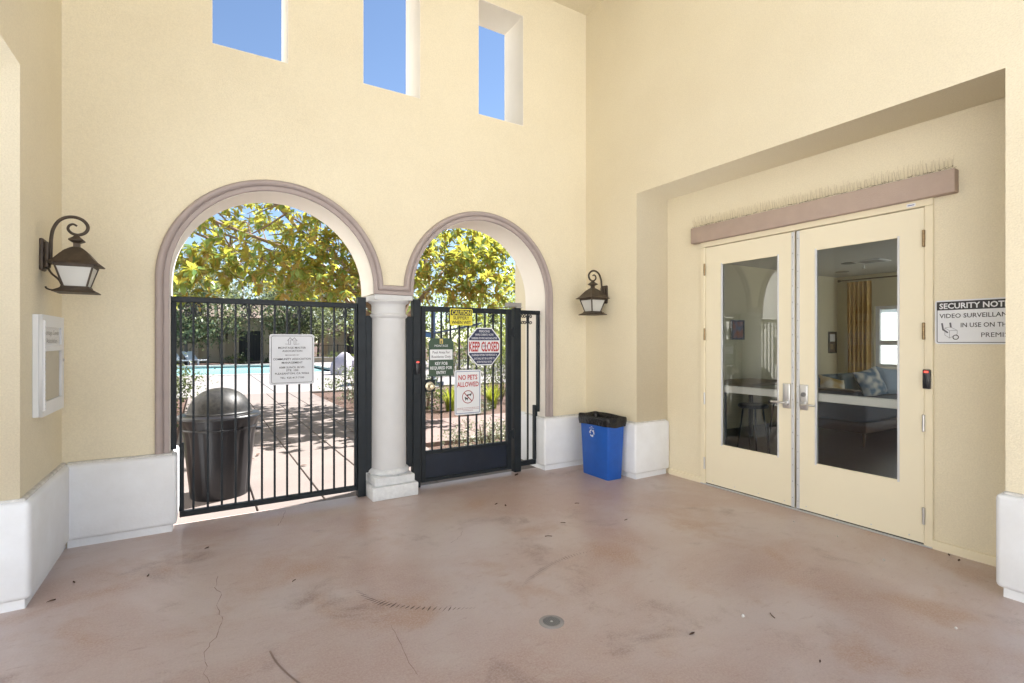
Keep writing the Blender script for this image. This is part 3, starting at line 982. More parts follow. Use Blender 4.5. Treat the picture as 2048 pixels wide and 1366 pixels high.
pillow((9.35, 3.98, 0.80), (R(70), R(-12), R(-18)), PILP, 'patterned white and blue throw pillow on the grey sofa')
pillow((9.95, 3.95, 0.80), (R(70), R(8), R(-14)), PILB, 'plain light blue throw pillow on the grey sofa', 0.25)
pillow((8.28, 4.05, 0.74), (R(64), R(14), R(-30)), PILY, 'white and ochre throw pillow by the sofa arm', 0.21)


def framed(loc, rot, wd, ht, fm, label, inner, cat='picture'):
    q = empty('framed_picture', loc, rot, label, cat)
    f = shape2d('picture_frame', [[(-wd / 2, -ht / 2), (wd / 2, -ht / 2), (wd / 2, ht / 2), (-wd / 2, ht / 2)],
                                  [(-wd / 2 + 0.03, -ht / 2 + 0.03), (wd / 2 - 0.03, -ht / 2 + 0.03), (wd / 2 - 0.03, ht / 2 - 0.03), (-wd / 2 + 0.03, ht / 2 - 0.03)]], 0.025, fm)
    link('frame', f, q)
    MB().box(-wd / 2 + 0.025, -ht / 2 + 0.025, 0.002, wd / 2 - 0.025, ht / 2 - 0.025, 0.010).build('print', inner, q)
    return q


ARTP = mat('portrait_print', (0.16, 0.22, 0.33), rough=0.6, col2=(0.45, 0.17, 0.10), vscale=6, detail=1)
framed((7.83, 5.369, 1.68), (R(90), 0, 0), 0.36, 0.34, INKG, 'small framed print in blue and orange on the lounge wall', ARTP)
framed((7.25, 5.369, 1.62), (R(90), 0, 0), 0.26, 0.36, INK, 'dark framed print beside the blue and orange one', INKG)
q = framed((10.96, 5.369, 1.46), (R(90), 0, 0), 0.30, 0.44, INK, 'dark plaque holding a pale certificate near the gold curtain', WALNUT)
MB().box(-0.10, 0.02, 0.0102, 0.10, 0.17, 0.0125).build('certificate', PAPER, q)
MB().box(-0.07, -0.14, 0.0102, 0.03, -0.03, 0.0125).build('plate', BRASS, q)
tb = empty('side_table', (6.6, 4.5, 0), label='wood topped table standing inside the lounge by the wall', cat='table')
MB().box(-0.8, -0.35, 0.86, 0.8, 0.35, 0.90).build('top', TABLEW, tb, bevel=0.006)
for x in (-0.72, 0.72):
    for y in (-0.28, 0.28):
        MB().box(x - 0.025, y - 0.025, 0, x + 0.025, y + 0.025, 0.858).build('leg', INK, tb)
for x, l in ((6.25, 'black stool tucked under the lounge table, wall side of the doors'), (6.95, 'black stool tucked under the far end of the lounge table')):
    s_ = empty('stool', (x, 4.05, 0), label=l, cat='stool', group='stools at the lounge table')
    MB().lathe([(0.17, 0.60), (0.185, 0.615), (0.185, 0.635), (0.17, 0.65)], n=20).build('seat', INK, s_, smooth=40)
    for k in range(4):
        a = pi / 4 + k * pi / 2
        MB().tube([(0.12 * cos(a), 0.12 * sin(a), 0.61), (0.2 * cos(a), 0.2 * sin(a), 0)], 0.012, n=6).build('leg', INK, s_)

cb = empty('bounce_wing', (-9.5, -3, 0), label='unseen cream wing added behind the entry to bounce sunlight', cat='building')  # added out of view to throw sunlight onto the entry walls
MB().box(-3, 0.0, -0.05, 0.0, 7.9, 6.0).build('wall', WINGM, cb)
MB().box(-3.2, 0.0, 6.002, 0.4, 8.0, 6.2).build('roof', FARROOF, cb)
ob = empty('bounce_building', (-1, -10.0, 0), (0, 0, R(-35)), label='unseen cream building added and turned to bounce sunlight into the entry', cat='building')  # added behind the camera, angled to the sun as fill for the entry
MB().box(-10, -3, -0.05, 18, 0.0, 8.4).build('wall', WINGM, ob)
MB().box(-10.2, -3.2, 8.402, 18.2, 0.4, 8.6).build('roof', FARROOF, ob)
wg = empty('stucco_wing', (-3.5, 9, 0), label='sunlit pale stucco wing seen only as a reflection in the door glass', cat='building')
MB().box(-1.2, -3.6, -0.05, 0.9, 7.5, 6.6).build('wall', WINGM, wg)
MB().box(-1.4, -3.7, 6.602, 1.15, 7.7, 6.75).build('roof', FARROOF, wg)

# ================================================================== WALL LANTERNS


def lantern(loc, rz, label):
    L_ = empty('wall_lantern', loc, (0, 0, rz), label, 'wall lantern', 'bronze wall lanterns')
    bp_ = MB().box(-0.004, -0.052, -0.105, 0.022, 0.052, 0.105).build('back_plate', BRONZE, L_, bevel=0.012, seg=2, smooth=40)
    MB().box(0.018, -0.034, -0.085, 0.046, 0.034, 0.085).build('raised_panel', BRONZE, bp_, bevel=0.01, seg=2, smooth=40)
    X = 0.185
    path_ = [(0.048, -0.06), (0.05, 0.05), (0.052, 0.115), (0.062, 0.175), (0.088, 0.228), (0.126, 0.258), (0.172, 0.266), (0.214, 0.252), (0.24, 0.222), (0.243, 0.192), (0.226, 0.164), (0.192, 0.149), (0.158, 0.157), (0.139, 0.181), (0.144, 0.206), (0.165, 0.218), (0.186, 0.208)]
    pp = catmull([(x, 0, z) for x, z in path_], 6)
    rr = [0.0105 - 0.004 * max(0, i / len(pp) - 0.6) / 0.4 for i in range(len(pp))]
    MB().tube(pp, rr, n=8).build('scroll_arm', BRONZE, L_, smooth=60)
    MB().square([(0.018, 0.062), (0.017, 0.092), (0.026, 0.098), (0.041, 0.108), (0.040, 0.114), (0.020, 0.132), (0.008, 0.148)], c=(X, 0)).build('finial', BRONZE, L_, smooth=25)
    rf = MB().square([(0.022, 0.066), (0.034, 0.058), (0.060, 0.036), (0.083, 0.006), (0.106, -0.026), (0.130, -0.046), (0.138, -0.050), (0.134, -0.056), (0.108, -0.052), (0.106, -0.066)], c=(X, 0)).build('roof', BRONZE, L_, smooth=30)
    MB().square([(0.104, -0.054), (0.106, -0.072), (0.096, -0.074)], c=(X, 0)).build('fascia', BRONZE, rf)
    t_, b_, zt, zb = 0.098, 0.062, -0.072, -0.200
    pane_m = None
    for k in range(4):
        a = k * pi / 2
        vs = [(t_, -t_ + 0.006, zt), (t_, t_ - 0.006, zt), (b_, b_ - 0.006, zb), (b_, -b_ + 0.006, zb)]
        rot = [(X + x * cos(a) - y * sin(a), x * sin(a) + y * cos(a), z) for x, y, z in vs]
        inn = [(X + (x - 0.004) * cos(a) - y * sin(a), (x - 0.004) * sin(a) + y * cos(a), z) for x, y, z in vs]
        mb = MB()
        mb.rings([rot, inn])
        mb.build('pane', FROST, L_)
        a += pi / 4
        d = sqrt(2)
        MB().tube([(X + t_ * d * cos(a), t_ * d * sin(a), zt), (X + b_ * d * cos(a), b_ * d * sin(a), zb)], 0.0075, n=4).build('corner_bar', BRONZE, L_)
    MB().square([(0.055, -0.196), (0.074, -0.200), (0.077, -0.210), (0.088, -0.218), (0.112, -0.232), (0.116, -0.238), (0.112, -0.241), (0.03, -0.236)], c=(X, 0)).build('tray', BRONZE, L_, smooth=25)
    MB().tube(catmull([(0.03, 0, -0.075), (0.055, 0, -0.12), (0.09, 0, -0.155), (0.11, 0, -0.20)], 5), 0.007, n=6).build('lower_bracket', BRONZE, L_, smooth=50)
    MB().tube(catmull([(0.09, 0, -0.222), (0.055, 0, -0.226), (0.03, 0, -0.218), (0.022, 0, -0.205)], 5), 0.006, n=6).build('tail_scroll', BRONZE, L_, smooth=50)
    return L_


lantern((XC, 4.225, 2.022), 0, 'bronze scroll-arm wall lantern above the notice board').scale = (0.93, 0.93, 0.96)
lantern((XB, 4.425, 2.022), pi, 'bronze scroll-arm wall lantern above the blue recycling bin')

# ================================================================== NOTICE BOARD
nb = empty('notice_board', (XC, 4.3025, 1.335), (R(90), 0, R(90)), 'silver framed notice case with paper heading on the left-hand stucco wall', 'notice board')
nb['label'] = 'silver aluminium notice case with a paper heading under the lantern'
W2, H2 = 0.2725, 0.308
MB().box(-W2, -H2, 0, W2, H2, 0.030).build('case', CASEW, nb, bevel=0.003, seg=1)
me = shape2d('case_door', [[(-W2, -H2), (W2, -H2), (W2, H2), (-W2, H2)],
                           [(-W2 + 0.052, 0.125), (W2 - 0.068, 0.125), (W2 - 0.068, H2 - 0.072), (-W2 + 0.052, H2 - 0.072)],
                           [(-W2 + 0.052, -H2 + 0.085), (W2 - 0.068, -H2 + 0.085), (W2 - 0.068, 0.085), (-W2 + 0.052, 0.085)]], 0.016, CASEW)
dr = link('case_door', me, nb, (0, 0, 0.031))
bp_ = MB().box(-W2 + 0.02, -H2 + 0.03, 0.0305, W2 - 0.03, H2 - 0.03, 0.034).build('backing', CORK, nb)
hp = MB().box(-W2 + 0.05, 0.122, 0.0345, W2 - 0.066, H2 - 0.07, 0.037).build('heading_paper', PAPER, nb)
lettering('heading', 'Montage Condo', INKG, hp, -0.008, 0.202, 0.36, 0.030, z=0.0378)
lettering('heading', 'Association', INKG, hp, -0.008, 0.152, 0.27, 0.030, z=0.0378)
MB().box(-W2 + 0.04, -H2 + 0.07, 0.0395, W2 - 0.055, H2 - 0.05, 0.041).build('pane', GLASSB, nb)
hg = MB().tube([(-W2 + 0.022, -H2 + 0.035, 0.050), (-W2 + 0.022, H2 - 0.035, 0.050)], 0.0050, n=8).build('piano_hinge', WHITEINK, nb, smooth=50)
mb = MB()
for k in range(22):
    y = -H2 + 0.045 + k * 0.0245
    mb.box(-W2 + 0.0175, y, 0.0535, -W2 + 0.0265, y + 0.010, 0.0562)
mb.build('hinge_knuckles', ALU, hg)
MB().lathe([(0.009, 0.046), (0.009, 0.054), (0.006, 0.056)], c=(W2 - 0.035, 0.02), n=14).build('lock', STEEL, nb, smooth=40)

# ================================================================== IRON FENCE PANEL, POSTS AND GATE
GY = 4.88


def scroll_mesh():
    """C-scroll whose spine stands at x=0 and whose curls turn outwards (+x)"""
    half = []
    for i in range(15):          # upper curl, from its eye out to the spine
        t = i / 14
        a = R(-230 + 410 * t)
        r = 0.006 + 0.016 * t
        half.append((0.030 + r * cos(a), 0, 0.033 + 0.95 * r * sin(a)))
    half.append((0.006, 0, 0.016))
    full = half + [(0.004, 0, 0)] + [(x, 0, -z) for x, y, z in reversed(half)]
    return MB().tube(catmull(full, 2), 0.0055, n=5).mesh('scroll', IRON, smooth=60)


SCROLL = scroll_mesh()


def bar_mesh(z0, z1, wd=0.0165):
    h = wd / 2
    return MB().box(-h, -h, z0, h, h, z1).mesh('bar', IRON)


def put_scrolls(parent, x, z=1.742):
    link('scroll', SCROLL, parent, (x + 0.009, 0, z))
    link('scroll', SCROLL, parent, (x - 0.009, 0, z), scale=(-1, 1, 1))


fp = empty('iron_fence_panel', (0, GY, 0), label='fixed black iron fence panel with scrolls filling the wider arch', cat='fence')
fp['label'] = 'fixed black iron fence panel in front of the outdoor trash can'
MB().box(-0.218, -0.024, 1.797, 1.256, 0.024, 1.843).build('top_rail', IRON, fp, bevel=0.004, seg=1)
MB().box(-0.158, -0.022, 0.062, 1.256, 0.022, 0.108).build('bottom_rail', IRON, fp, bevel=0.004, seg=1)
MB().box(-0.216, -0.022, 0.615, -0.178, 0.022, 1.796).build('end_bar', IRON, fp, bevel=0.004, seg=1)
MB().box(-0.160, -0.021, 0.109, -0.128, 0.021, 0.66).build('end_bar', IRON, fp, bevel=0.004, seg=1)
MB().box(1.232, -0.019, 0.109, 1.2555, 0.019, 1.796).build('end_bar', IRON, fp, bevel=0.003, seg=1)
bm_ = bar_mesh(0.108, 1.797)
fx = [-0.063 + 0.1008 * k for k in range(13)]
for x in fx: link('bar', bm_, fp, (x, 0, 0))
link('bar', bar_mesh(0.66, 1.797), fp, (-0.150, 0, 0))
for k in (0, 4, 8, 12): put_scrolls(fp, fx[k])


def post(x0, x1, z1, label, y0=GY - 0.04, y1=GY + 0.036):
    q = empty('steel_post', ((x0 + x1) / 2, (y0 + y1) / 2, 0), label=label, cat='post')
    hx, hy = (x1 - x0) / 2, (y1 - y0) / 2
    MB().box(-hx, -hy, 0.001, hx, hy, z1).build('tube', IRON, q, bevel=0.004, seg=2)
    MB().box(-hx - 0.002, -hy - 0.002, z1 + 0.0005, hx + 0.002, hy + 0.002, z1 + 0.006).build('cap', IRON, q, bevel=0.002, seg=1)
    return q


pa = post(1.258, 1.333, 1.895, 'square black steel post between fence panel and column')
MB().box(1.334 - 1.2955, -0.026, 0.222, 1.392 - 1.2955, 0.026, 1.728).build('filler_strip', IRON, pa, bevel=0.003, seg=1)
pb = post(1.806, 1.884, 1.900, 'square black steel latch post between column and gate')
MB().box(1.742 - 1.845, -0.026, 0.222, 1.8055 - 1.845, 0.026, 1.730).build('filler_strip', IRON, pb, bevel=0.003, seg=1)
MB().box(-0.039, -0.046, 0.955, 0.039, -0.0385, 1.095).build('strike_plate', IRON, pb, bevel=0.002, seg=1)
pc = post(3.006, 3.092, 1.852, 'square black steel hinge post carrying the gate closer')

g = empty('pool_gate', (1.895, GY, 0), label='black iron pool gate with solid kick panel and several signs', cat='gate')
gx0, gx1 = 0.004, 1.083


def gb(name, a, m=IRON, bev=0.003, par=None):
    return MB().box(*a).build(name, m, par or g, bevel=bev, seg=1)


gb('stile', (gx0, -0.022, 0.040, gx0 + 0.048, 0.022, 1.843))
gb('stile', (gx1 - 0.060, -0.022, 0.040, gx1, 0.022, 1.843))
gb('top_rail', (gx0 + 0.049, -0.022, 1.788, gx1 - 0.061, 0.022, 1.843))
gb('middle_rail', (gx0 + 0.049, -0.022, 0.320, gx1 - 0.061, 0.022, 0.356))
gb('bottom_rail', (gx0 + 0.049, -0.022, 0.040, gx1 - 0.061, 0.022, 0.076))
kp = gb('kick_panel', (gx0 + 0.049, -0.010, 0.0765, gx1 - 0.061, -0.002, 0.3195), IRONK)
bm2 = bar_mesh(0.356, 1.789)
gxs = [2.023 - 1.895 + 0.1035 * k for k in range(9)]
for x in gxs: link('bar', bm2, g, (x, 0, 0))
for k in (2, 7): put_scrolls(g, gxs[k], 1.735)
lk = gb('lock_box', (0.052, -0.034, 0.965, 0.150, 0.030, 1.088), IRON, 0.004)
MB().lathe([(0.046, 0), (0.046, 0.006), (0.036, 0.010), (0.022, 0.012), (0.020, 0.02)], n=28).build('rose', KNOBM, lk, smooth=40, loc=(0.088, -0.034, 1.022), rot=(R(90), 0, 0))
MB().lathe([(0.016, 0.0), (0.012, 0.02), (0.013, 0.03), (0.026, 0.038), (0.029, 0.05), (0.025, 0.062), (0.01, 0.066)], n=24).build('knob', KNOBM, lk, smooth=50, loc=(0.088, -0.050, 1.022), rot=(R(90), 0, 0))
MB().box(0.088, -0.102, 1.014, 0.165, -0.088, 1.030).build('key_lever', STEEL, lk, bevel=0.005, seg=2)
for z in (0.44, 1.585):
    hh = MB().lathe([(0.010, z - 0.055), (0.012, z - 0.05), (0.012, z + 0.05), (0.010, z + 0.055)], c=(gx1 + 0.013, -0.030), n=12).build('hinge', IRON, g, smooth=40)
    MB().box(gx1 - 0.03, -0.034, z - 0.04, gx1 + 0.012, -0.0225, z + 0.04).build('hinge_leaf', IRON, hh, bevel=0.002, seg=1)

rd_ = empty('gate_card_reader', (1.846, GY - 0.042, 1.222), (R(90), 0, 0), 'black card reader with a red light on the latch post', 'card reader')
MB().box(-0.024, -0.072, 0, 0.024, 0.072, 0.022).build('case', BLACKP, rd_, bevel=0.006, seg=2, smooth=40)
MB().box(-0.012, 0.044, 0.0222, 0.012, 0.056, 0.0232).build('light', REDLED, rd_)

cl = empty('gate_closer', (3.04, GY, 1.86), label='grey overhead gate closer on top of the hinge post', cat='gate closer')
MB().box(-0.13, -0.045, 0.012, 0.055, 0.02, 0.058).build('body', mat('closer_grey', (0.30, 0.29, 0.28), rough=0.5, metal=0.2), cl, bevel=0.006, seg=2)
MB().box(-0.02, -0.052, 0.0, 0.060, 0.03, 0.0115).build('bracket', STEEL, cl)
MB().tube([(-0.02, -0.02, 0.004), (-0.30, -0.012, -0.006)], 0.006, n=6).build('arm', BRASS, cl)

sp_ = empty('iron_side_panel', (3.095, GY, 0), label='narrow black iron panel between hinge post and right jamb', cat='fence')
sp_['label'] = 'narrow black iron infill panel between the hinge post and the arch jamb'
gb('top_rail', (0.0, -0.024, 1.792, 0.272, 0.024, 1.838), par=sp_)
gb('bottom_rail', (0.0, -0.022, 0.055, 0.214, 0.022, 0.110), par=sp_)
gb('end_bar', (0.238, -0.020, 0.66, 0.270, 0.020, 1.791), par=sp_)
gb('end_bar', (0.190, -0.021, 0.111, 0.218, 0.021, 0.74), par=sp_)
gb('step_plate', (0.2185, -0.018, 0.61, 0.2375, 0.018, 0.70), par=sp_)
link('bar', bar_mesh(0.110, 1.792), sp_, (0.112, 0, 0))
put_scrolls(sp_, 0.112, 1.735)
link('scroll', SCROLL, sp_, (0.010, 0, 1.735))

# ================================================================== SIGNS
SY = GY - 0.030


def sign(name, x0, x1, z0, z1, label, outline=None, m=SIGNW, y=SY, thick=0.003, r=0.014):
    q = empty(name, ((x0 + x1) / 2, y, (z0 + z1) / 2), (R(90), 0, 0), label, 'sign')
    wd, ht = x1 - x0, z1 - z0
    MB().prism(outline or rounded(wd, ht, r), -thick, 0).build('plate', m, q)
    return q, wd, ht


def border(q, wd, ht, ins, th, r, m, z=0.001):
    o = rounded(wd - 2 * ins, ht - 2 * ins, r)
    i = rounded(wd - 2 * ins - 2 * th, ht - 2 * ins - 2 * th, max(r - th, 0.002))
    mb = MB()
    n = len(o)
    mb.add([(x, y, z) for x, y in o] + [(x, y, z) for x, y in i], [(k, (k + 1) % n, n + (k + 1) % n, n + k) for k in range(n)])
    return mb.build('border', m, q)


def line(q, pts, wd, m, z=0.0015, name='line'):
    mb = MB()
    for a, b in zip(pts[:-1], pts[1:]):
        a, b = Vector((*a, 0)), Vector((*b, 0))
        t = (b - a).normalized()
        n = Vector((-t.y, t.x, 0)) * wd / 2
        e = t * wd * 0.4
        mb.flat([(v.x, v.y) for v in (a - e + n, a - e - n, b + e - n, b + e + n)], z)
    return mb.build(name, m, q)


# association sign on the fixed panel
q, wd, ht = sign('association_sign', 0.496, 0.866, 1.098, 1.545, 'grey-white sign with house outline logo and MONTAGE MASTER ASSOCIATION', m=SIGNG, r=0.022)
border(q, wd, ht, 0.014, 0.0045, 0.018, INKG)
for s in (-1, 1):
    line(q, [(s * 0.040, 0.165), (s * 0.018, 0.192), (s * -0.004, 0.168)], 0.0042, INKG, name='logo')
    line(q, [(s * 0.030, 0.172), (s * 0.030, 0.134)], 0.0035, INKG, name='logo')
    line(q, [(s * 0.014, 0.170), (s * 0.014, 0.134)], 0.0035, INKG, name='logo')
    line(q, [(s * 0.014, 0.132), (s * 0.058, 0.137)], 0.003, INKG, name='logo')
for t, y, w_, h in (('MONTAGE MASTER', 0.103, 0.228, 0.0165), ('ASSOCIATION', 0.075, 0.165, 0.0165), ('MANAGED BY', 0.038, 0.112, 0.0110),
                    ('COMMUNITY ASSOCIATION', 0.003, 0.312, 0.0175), ('MANAGEMENT', -0.029, 0.172, 0.0165), ('6088 SUNOL BLVD.', -0.071, 0.212, 0.0165),
                    ('STE. 100', -0.097, 0.100, 0.0165), ('PLEASANTON, CA 94566', -0.125, 0.280, 0.0165), ('TEL: 925-417-7100', -0.163, 0.198, 0.0155)):
    lettering('lettering', t, INKG if h < 0.012 else INK, q, 0, y, w_, h, bold=0.012)

q, wd, ht = sign('caution_sign', 2.212, 2.474, 1.652, 1.826, 'yellow caution sign saying slippery when wet on the gate', m=YEL, r=0.012, y=SY - 0.002)
MB().flat(rounded(wd - 0.016, 0.060, 0.005, cy=0.047), 0.001).build('header', INK, q)
lettering('lettering', 'CAUTION', YEL, q, 0, 0.047, 0.222, 0.043, z=0.002, bold=0.022)
lettering('lettering', 'SLIPPERY', INK, q, 0, -0.008, 0.190, 0.034, bold=0.020)
lettering('lettering', 'WHEN WET', INK, q, 0, -0.056, 0.228, 0.034, bold=0.020)

# octagonal keep closed sign
x0, x1, z0, z1 = 2.424, 2.819, 1.221, 1.630
hw, hh_ = (x1 - x0) / 2, (z1 - z0) / 2
kx, kz = hw * 0.47, hh_ * 0.42


def octo(k):
    a, b = hw - k, hh_ - k
    return [(-kx, -b), (kx, -b), (a, -kz), (a, kz), (kx, b), (-kx, b), (-a, kz), (-a, -kz)]


q, wd, ht = sign('keep_closed_sign', x0, x1, z0, z1, 'navy and white eight-sided sign with red KEEP CLOSED band', outline=octo(0), m=SIGNW)
a, b = hw - 0.012, hh_ - 0.012
kx2, kz2 = kx - 0.004, kz - 0.004
zc = 0.068
MB().flat([(-a, zc), (a, zc), (a, kz2), (kx2, b), (-kx2, b), (-a, kz2)], 0.001).build('navy_field', NAVY, q)
MB().flat([(-a, -zc), (-a, -kz2), (-kx2, -b), (kx2, -b), (a, -kz2), (a, -zc)], 0.001).build('navy_field', NAVY, q)
lettering('lettering', 'KEEP CLOSED', REDI, q, 0, 0.0, 0.372, 0.100, bold=0.028)
lettering('lettering', 'GATE', NAVY, q, 0.006, 0.004, 0.062, 0.022, z=0.0025, bold=0.01)
for t, y, w_, h in (('PERSONS', 0.166, 0.130, 0.024), ('HAVING CURRENTLY ACTIVE', 0.129, 0.225, 0.022), ('DIARRHEA OR WHO HAVE HAD ACTIVE', 0.091, 0.315, 0.022),
                    ('DIARRHEA WITHIN THE PREVIOUS 14', -0.092, 0.310, 0.022), ('DAYS SHALL NOT BE ALLOWED TO', -0.130, 0.255, 0.022), ('ENTER THE POOL WATER', -0.167, 0.185, 0.022)):
    lettering('lettering', t, SIGNW, q, 0, y, w_, h, z=0.002, bold=0.012)

# green residents sign with a raised shoulder top
x0, x1, z0, z1 = 1.976, 2.252, 1.122, 1.516
hw, hh_ = (x1 - x0) / 2, (z1 - z0) / 2
top = [(hw, hh_ - 0.030)] + [(hw - 0.012 - 0.020 * (1 - cos(t)), hh_ - 0.030 + 0.028 * sin(t)) for t in np.linspace(0.1, pi / 2, 6)]
ol = [(-hw, -hh_), (hw, -hh_)] + top + [(-x, y) for x, y in reversed(top)]
q, wd, ht = sign('residents_sign', x0, x1, z0, z1, 'dark green sign saying pool area for residents only, key fob required', outline=ol, m=SGREEN)
MB().flat([(-0.018, 0.138), (0.018, 0.138), (0.018, 0.188), (-0.018, 0.188)], 0.001).build('emblem', GOLDI, q)
MB().flat([(-0.009, 0.142), (0.004, 0.142), (0.004, 0.170), (-0.009, 0.170)], 0.0018).build('emblem_window', SGREEN, q)
lettering('lettering', 'MONTAGE', SIGNW, q, 0, 0.117, 0.150, 0.022)
MB().flat([(-hw + 0.012, -0.028), (hw - 0.012, -0.028), (hw - 0.012, 0.078), (-hw + 0.012, 0.078)], 0.001).build('white_field', SIGNW, q)
lettering('lettering', 'Pool Area For', INKG, q, 0, 0.050, 0.195, 0.026, z=0.002, bold=0.012)
lettering('lettering', 'Residents Only', INKG, q, 0, 0.004, 0.215, 0.026, z=0.002, bold=0.012)
for t, y, w_ in (('KEY FOB', -0.066, 0.140), ('REQUIRED FOR', -0.112, 0.245), ('ENTRY', -0.160, 0.108)):
    lettering('lettering', t, SIGNW, q, 0, y, w_, 0.031, bold=0.016)

# no pets sign
q, wd, ht = sign('no_pets_sign', 2.264, 2.577, 0.700, 1.176, 'white sign with red NO PETS ALLOWED and a crossed-out circle', m=SIGNW, r=0.018, y=SY - 0.003)
border(q, wd, ht, 0.013, 0.006, 0.012, SBLUE)
lettering('lettering', 'NO PETS', REDI, q, 0, 0.160, 0.225, 0.050, bold=0.022)
lettering('lettering', 'ALLOWED', REDI, q, 0, 0.085, 0.258, 0.050, bold=0.022)
cyc = -0.050
mb = MB()
n = 40
mb.add([(0.070 * cos(2 * pi * k / n), cyc + 0.070 * sin(2 * pi * k / n), 0.0015) for k in range(n)] + [(0.062 * cos(2 * pi * k / n), cyc + 0.062 * sin(2 * pi * k / n), 0.0015) for k in range(n)],
       [(k, (k + 1) % n, n + (k + 1) % n, n + k) for k in range(n)])
mb.build('circle', DRED, q)
line(q, [(-0.044, cyc + 0.044), (0.044, cyc - 0.044)], 0.010, DRED, z=0.0022, name='slash')
dog = [(-0.022, 0.004), (-0.020, 0.016), (-0.030, 0.013), (-0.033, 0.018), (-0.020, 0.026), (0.012, 0.028), (0.022, 0.036), (0.030, 0.048), (0.034, 0.042), (0.030, 0.034), (0.032, 0.028), (0.024, 0.020), (0.018, 0.006), (0.013, 0.006), (0.012, 0.016), (-0.008, 0.014), (-0.014, 0.004)]
mb = MB()
MB().flat([(x * 1.0 + 0.012, cyc + y) for x, y in dog], 0.0012).build('dog_silhouette', INK, q)
cat_ = [(-0.020, -0.034), (-0.018, -0.020), (-0.024, -0.006), (-0.023, 0.008), (-0.018, 0.002), (-0.013, 0.002), (-0.009, 0.008), (-0.007, -0.006), (0.010, -0.006), (0.018, 0.004), (0.021, 0.0), (0.014, -0.014), (0.012, -0.034), (0.007, -0.034), (0.006, -0.022), (-0.008, -0.022), (-0.013, -0.034)]
MB().flat([(x * 1.0 - 0.014, cyc + y - 0.004) for x, y in cat_], 0.0012).build('cat_silhouette', INK, q)
for y, w_ in ((-0.166, 0.25), (-0.181, 0.26), (-0.196, 0.12)):
    x = -w_ / 2
    mb = MB()
    while x < w_ / 2:
        l = random.uniform(0.006, 0.022)
        mb.flat([(x, y - 0.002), (x + l, y - 0.002), (x + l, y + 0.002), (x, y + 0.002)], 0.0012)
        x += l + 0.004
    mb.build('fine_print', DRED, q)

# security notice by the doors
q = empty('security_sign', (4.452, 1.489 - 0.2285, 1.6155), (R(90), 0, R(-90)), 'white and black SECURITY NOTICE sign with a camera drawing beside the doors', 'sign')
MB().prism(rounded(0.457, 0.307, 0.016), -0.003, 0).build('plate', SIGNW, q)
border(q, 0.457, 0.307, 0.010, 0.0045, 0.010, INK)
MB().flat([(-0.2185, 0.084), (0.2185, 0.084), (0.2185, 0.1435), (-0.2185, 0.1435)], 0.0012).build('header', INK, q)
lettering('lettering', 'SECURITY NOTICE', SIGNW, q, 0.003, 0.113, 0.412, 0.037, z=0.002, bold=0.024)
lettering('lettering', 'VIDEO SURVEILLANCE', INK, q, 0.0, 0.044, 0.405, 0.030, bold=0.010)
lettering('lettering', 'IN USE ON THESE', INK, q, 0.060, -0.022, 0.290, 0.030, bold=0.010)
lettering('lettering', 'PREMISES', INK, q, 0.110, -0.090, 0.175, 0.031, bold=0.0)
line(q, [(-0.188, -0.010), (-0.182, -0.052), (-0.158, -0.072)], 0.010, INKG, name='camera_drawing')
line(q, [(-0.142, -0.008), (-0.139, -0.034)], 0.010, INKG, name='camera_drawing')
line(q, [(-0.172, -0.040), (-0.142, -0.034), (-0.104, -0.058), (-0.104, -0.084), (-0.146, -0.112), (-0.172, -0.090), (-0.172, -0.040)], 0.002, INKG, name='camera_drawing')
line(q, [(-0.172, -0.040), (-0.146, -0.060), (-0.146, -0.112)], 0.002, INKG, name='camera_drawing')
line(q, [(-0.146, -0.060), (-0.104, -0.058)], 0.002, INKG, name='camera_drawing')
line(q, [(-0.112 + 0.015 * cos(t), -0.106 + 0.015 * sin(t)) for t in np.linspace(0, 2 * pi, 17)], 0.005, INK, name='camera_drawing')

# ================================================================== BLUE RECYCLING BIN
bn = empty('recycling_bin', (3.765, 4.235, 0), label='blue slim recycling bin with black liner standing in the corner', cat='bin')


def rr(hx, hy, r, z, n=5, wob=0.0):
    return [(x + random.uniform(-wob, wob), y + random.uniform(-wob, wob), z) for x, y in rounded(2 * hx, 2 * hy, r, n)]


mb = MB()
mb.rings([rr(0.098, 0.205, 0.02, 0.0), rr(0.102, 0.210, 0.025, 0.012), rr(0.122, 0.236, 0.03, 0.60), rr(0.128, 0.243, 0.03, 0.604), rr(0.129, 0.244, 0.03, 0.625), rr(0.124, 0.238, 0.03, 0.625), rr(0.095, 0.20, 0.02, 0.03)])
mb.build('body', BLUEBIN, bn, smooth=40)
random.seed(3)
rings = []
for li, (hx, hy, z, wb) in enumerate(((0.088, 0.200, 0.30, 0.001), (0.116, 0.230, 0.640, 0.003), (0.126, 0.240, 0.662, 0.002), (0.133, 0.247, 0.670, 0.003), (0.140, 0.254, 0.660, 0.003), (0.142, 0.257, 0.630, 0.004), (0.139, 0.254, 0.598, 0.005), (0.134, 0.249, 0.568, 0.004))):
    out = []
    base = rounded(2 * hx, 2 * hy, 0.03, 4)
    for k in range(len(base)):
        a, b = Vector(base[k]), Vector(base[(k + 1) % len(base)])
        m_ = 14 if k % 5 == 4 else 1
        for i in range(m_):
            v = a.lerp(b, i / m_)
            ph = len(out)
            f_ = 0.6 * wb * (sin(ph * 0.7 + li * 0.3) + 0.6 * sin(ph * 0.31 + li))
            n_ = Vector((v.x, v.y * 0.5)).normalized()
            out.append((v.x + n_.x * f_, v.y + n_.y * f_, z + (0.006 * sin(ph * 0.23) + 0.003 * sin(ph * 0.5 + 1) if li > 4 else 0.004 * sin(ph * 0.4))))
    rings.append(out)
mb = MB()
mb.rings(rings, cap=False)
mb.add(rings[0], [tuple(range(len(rings[0])))])
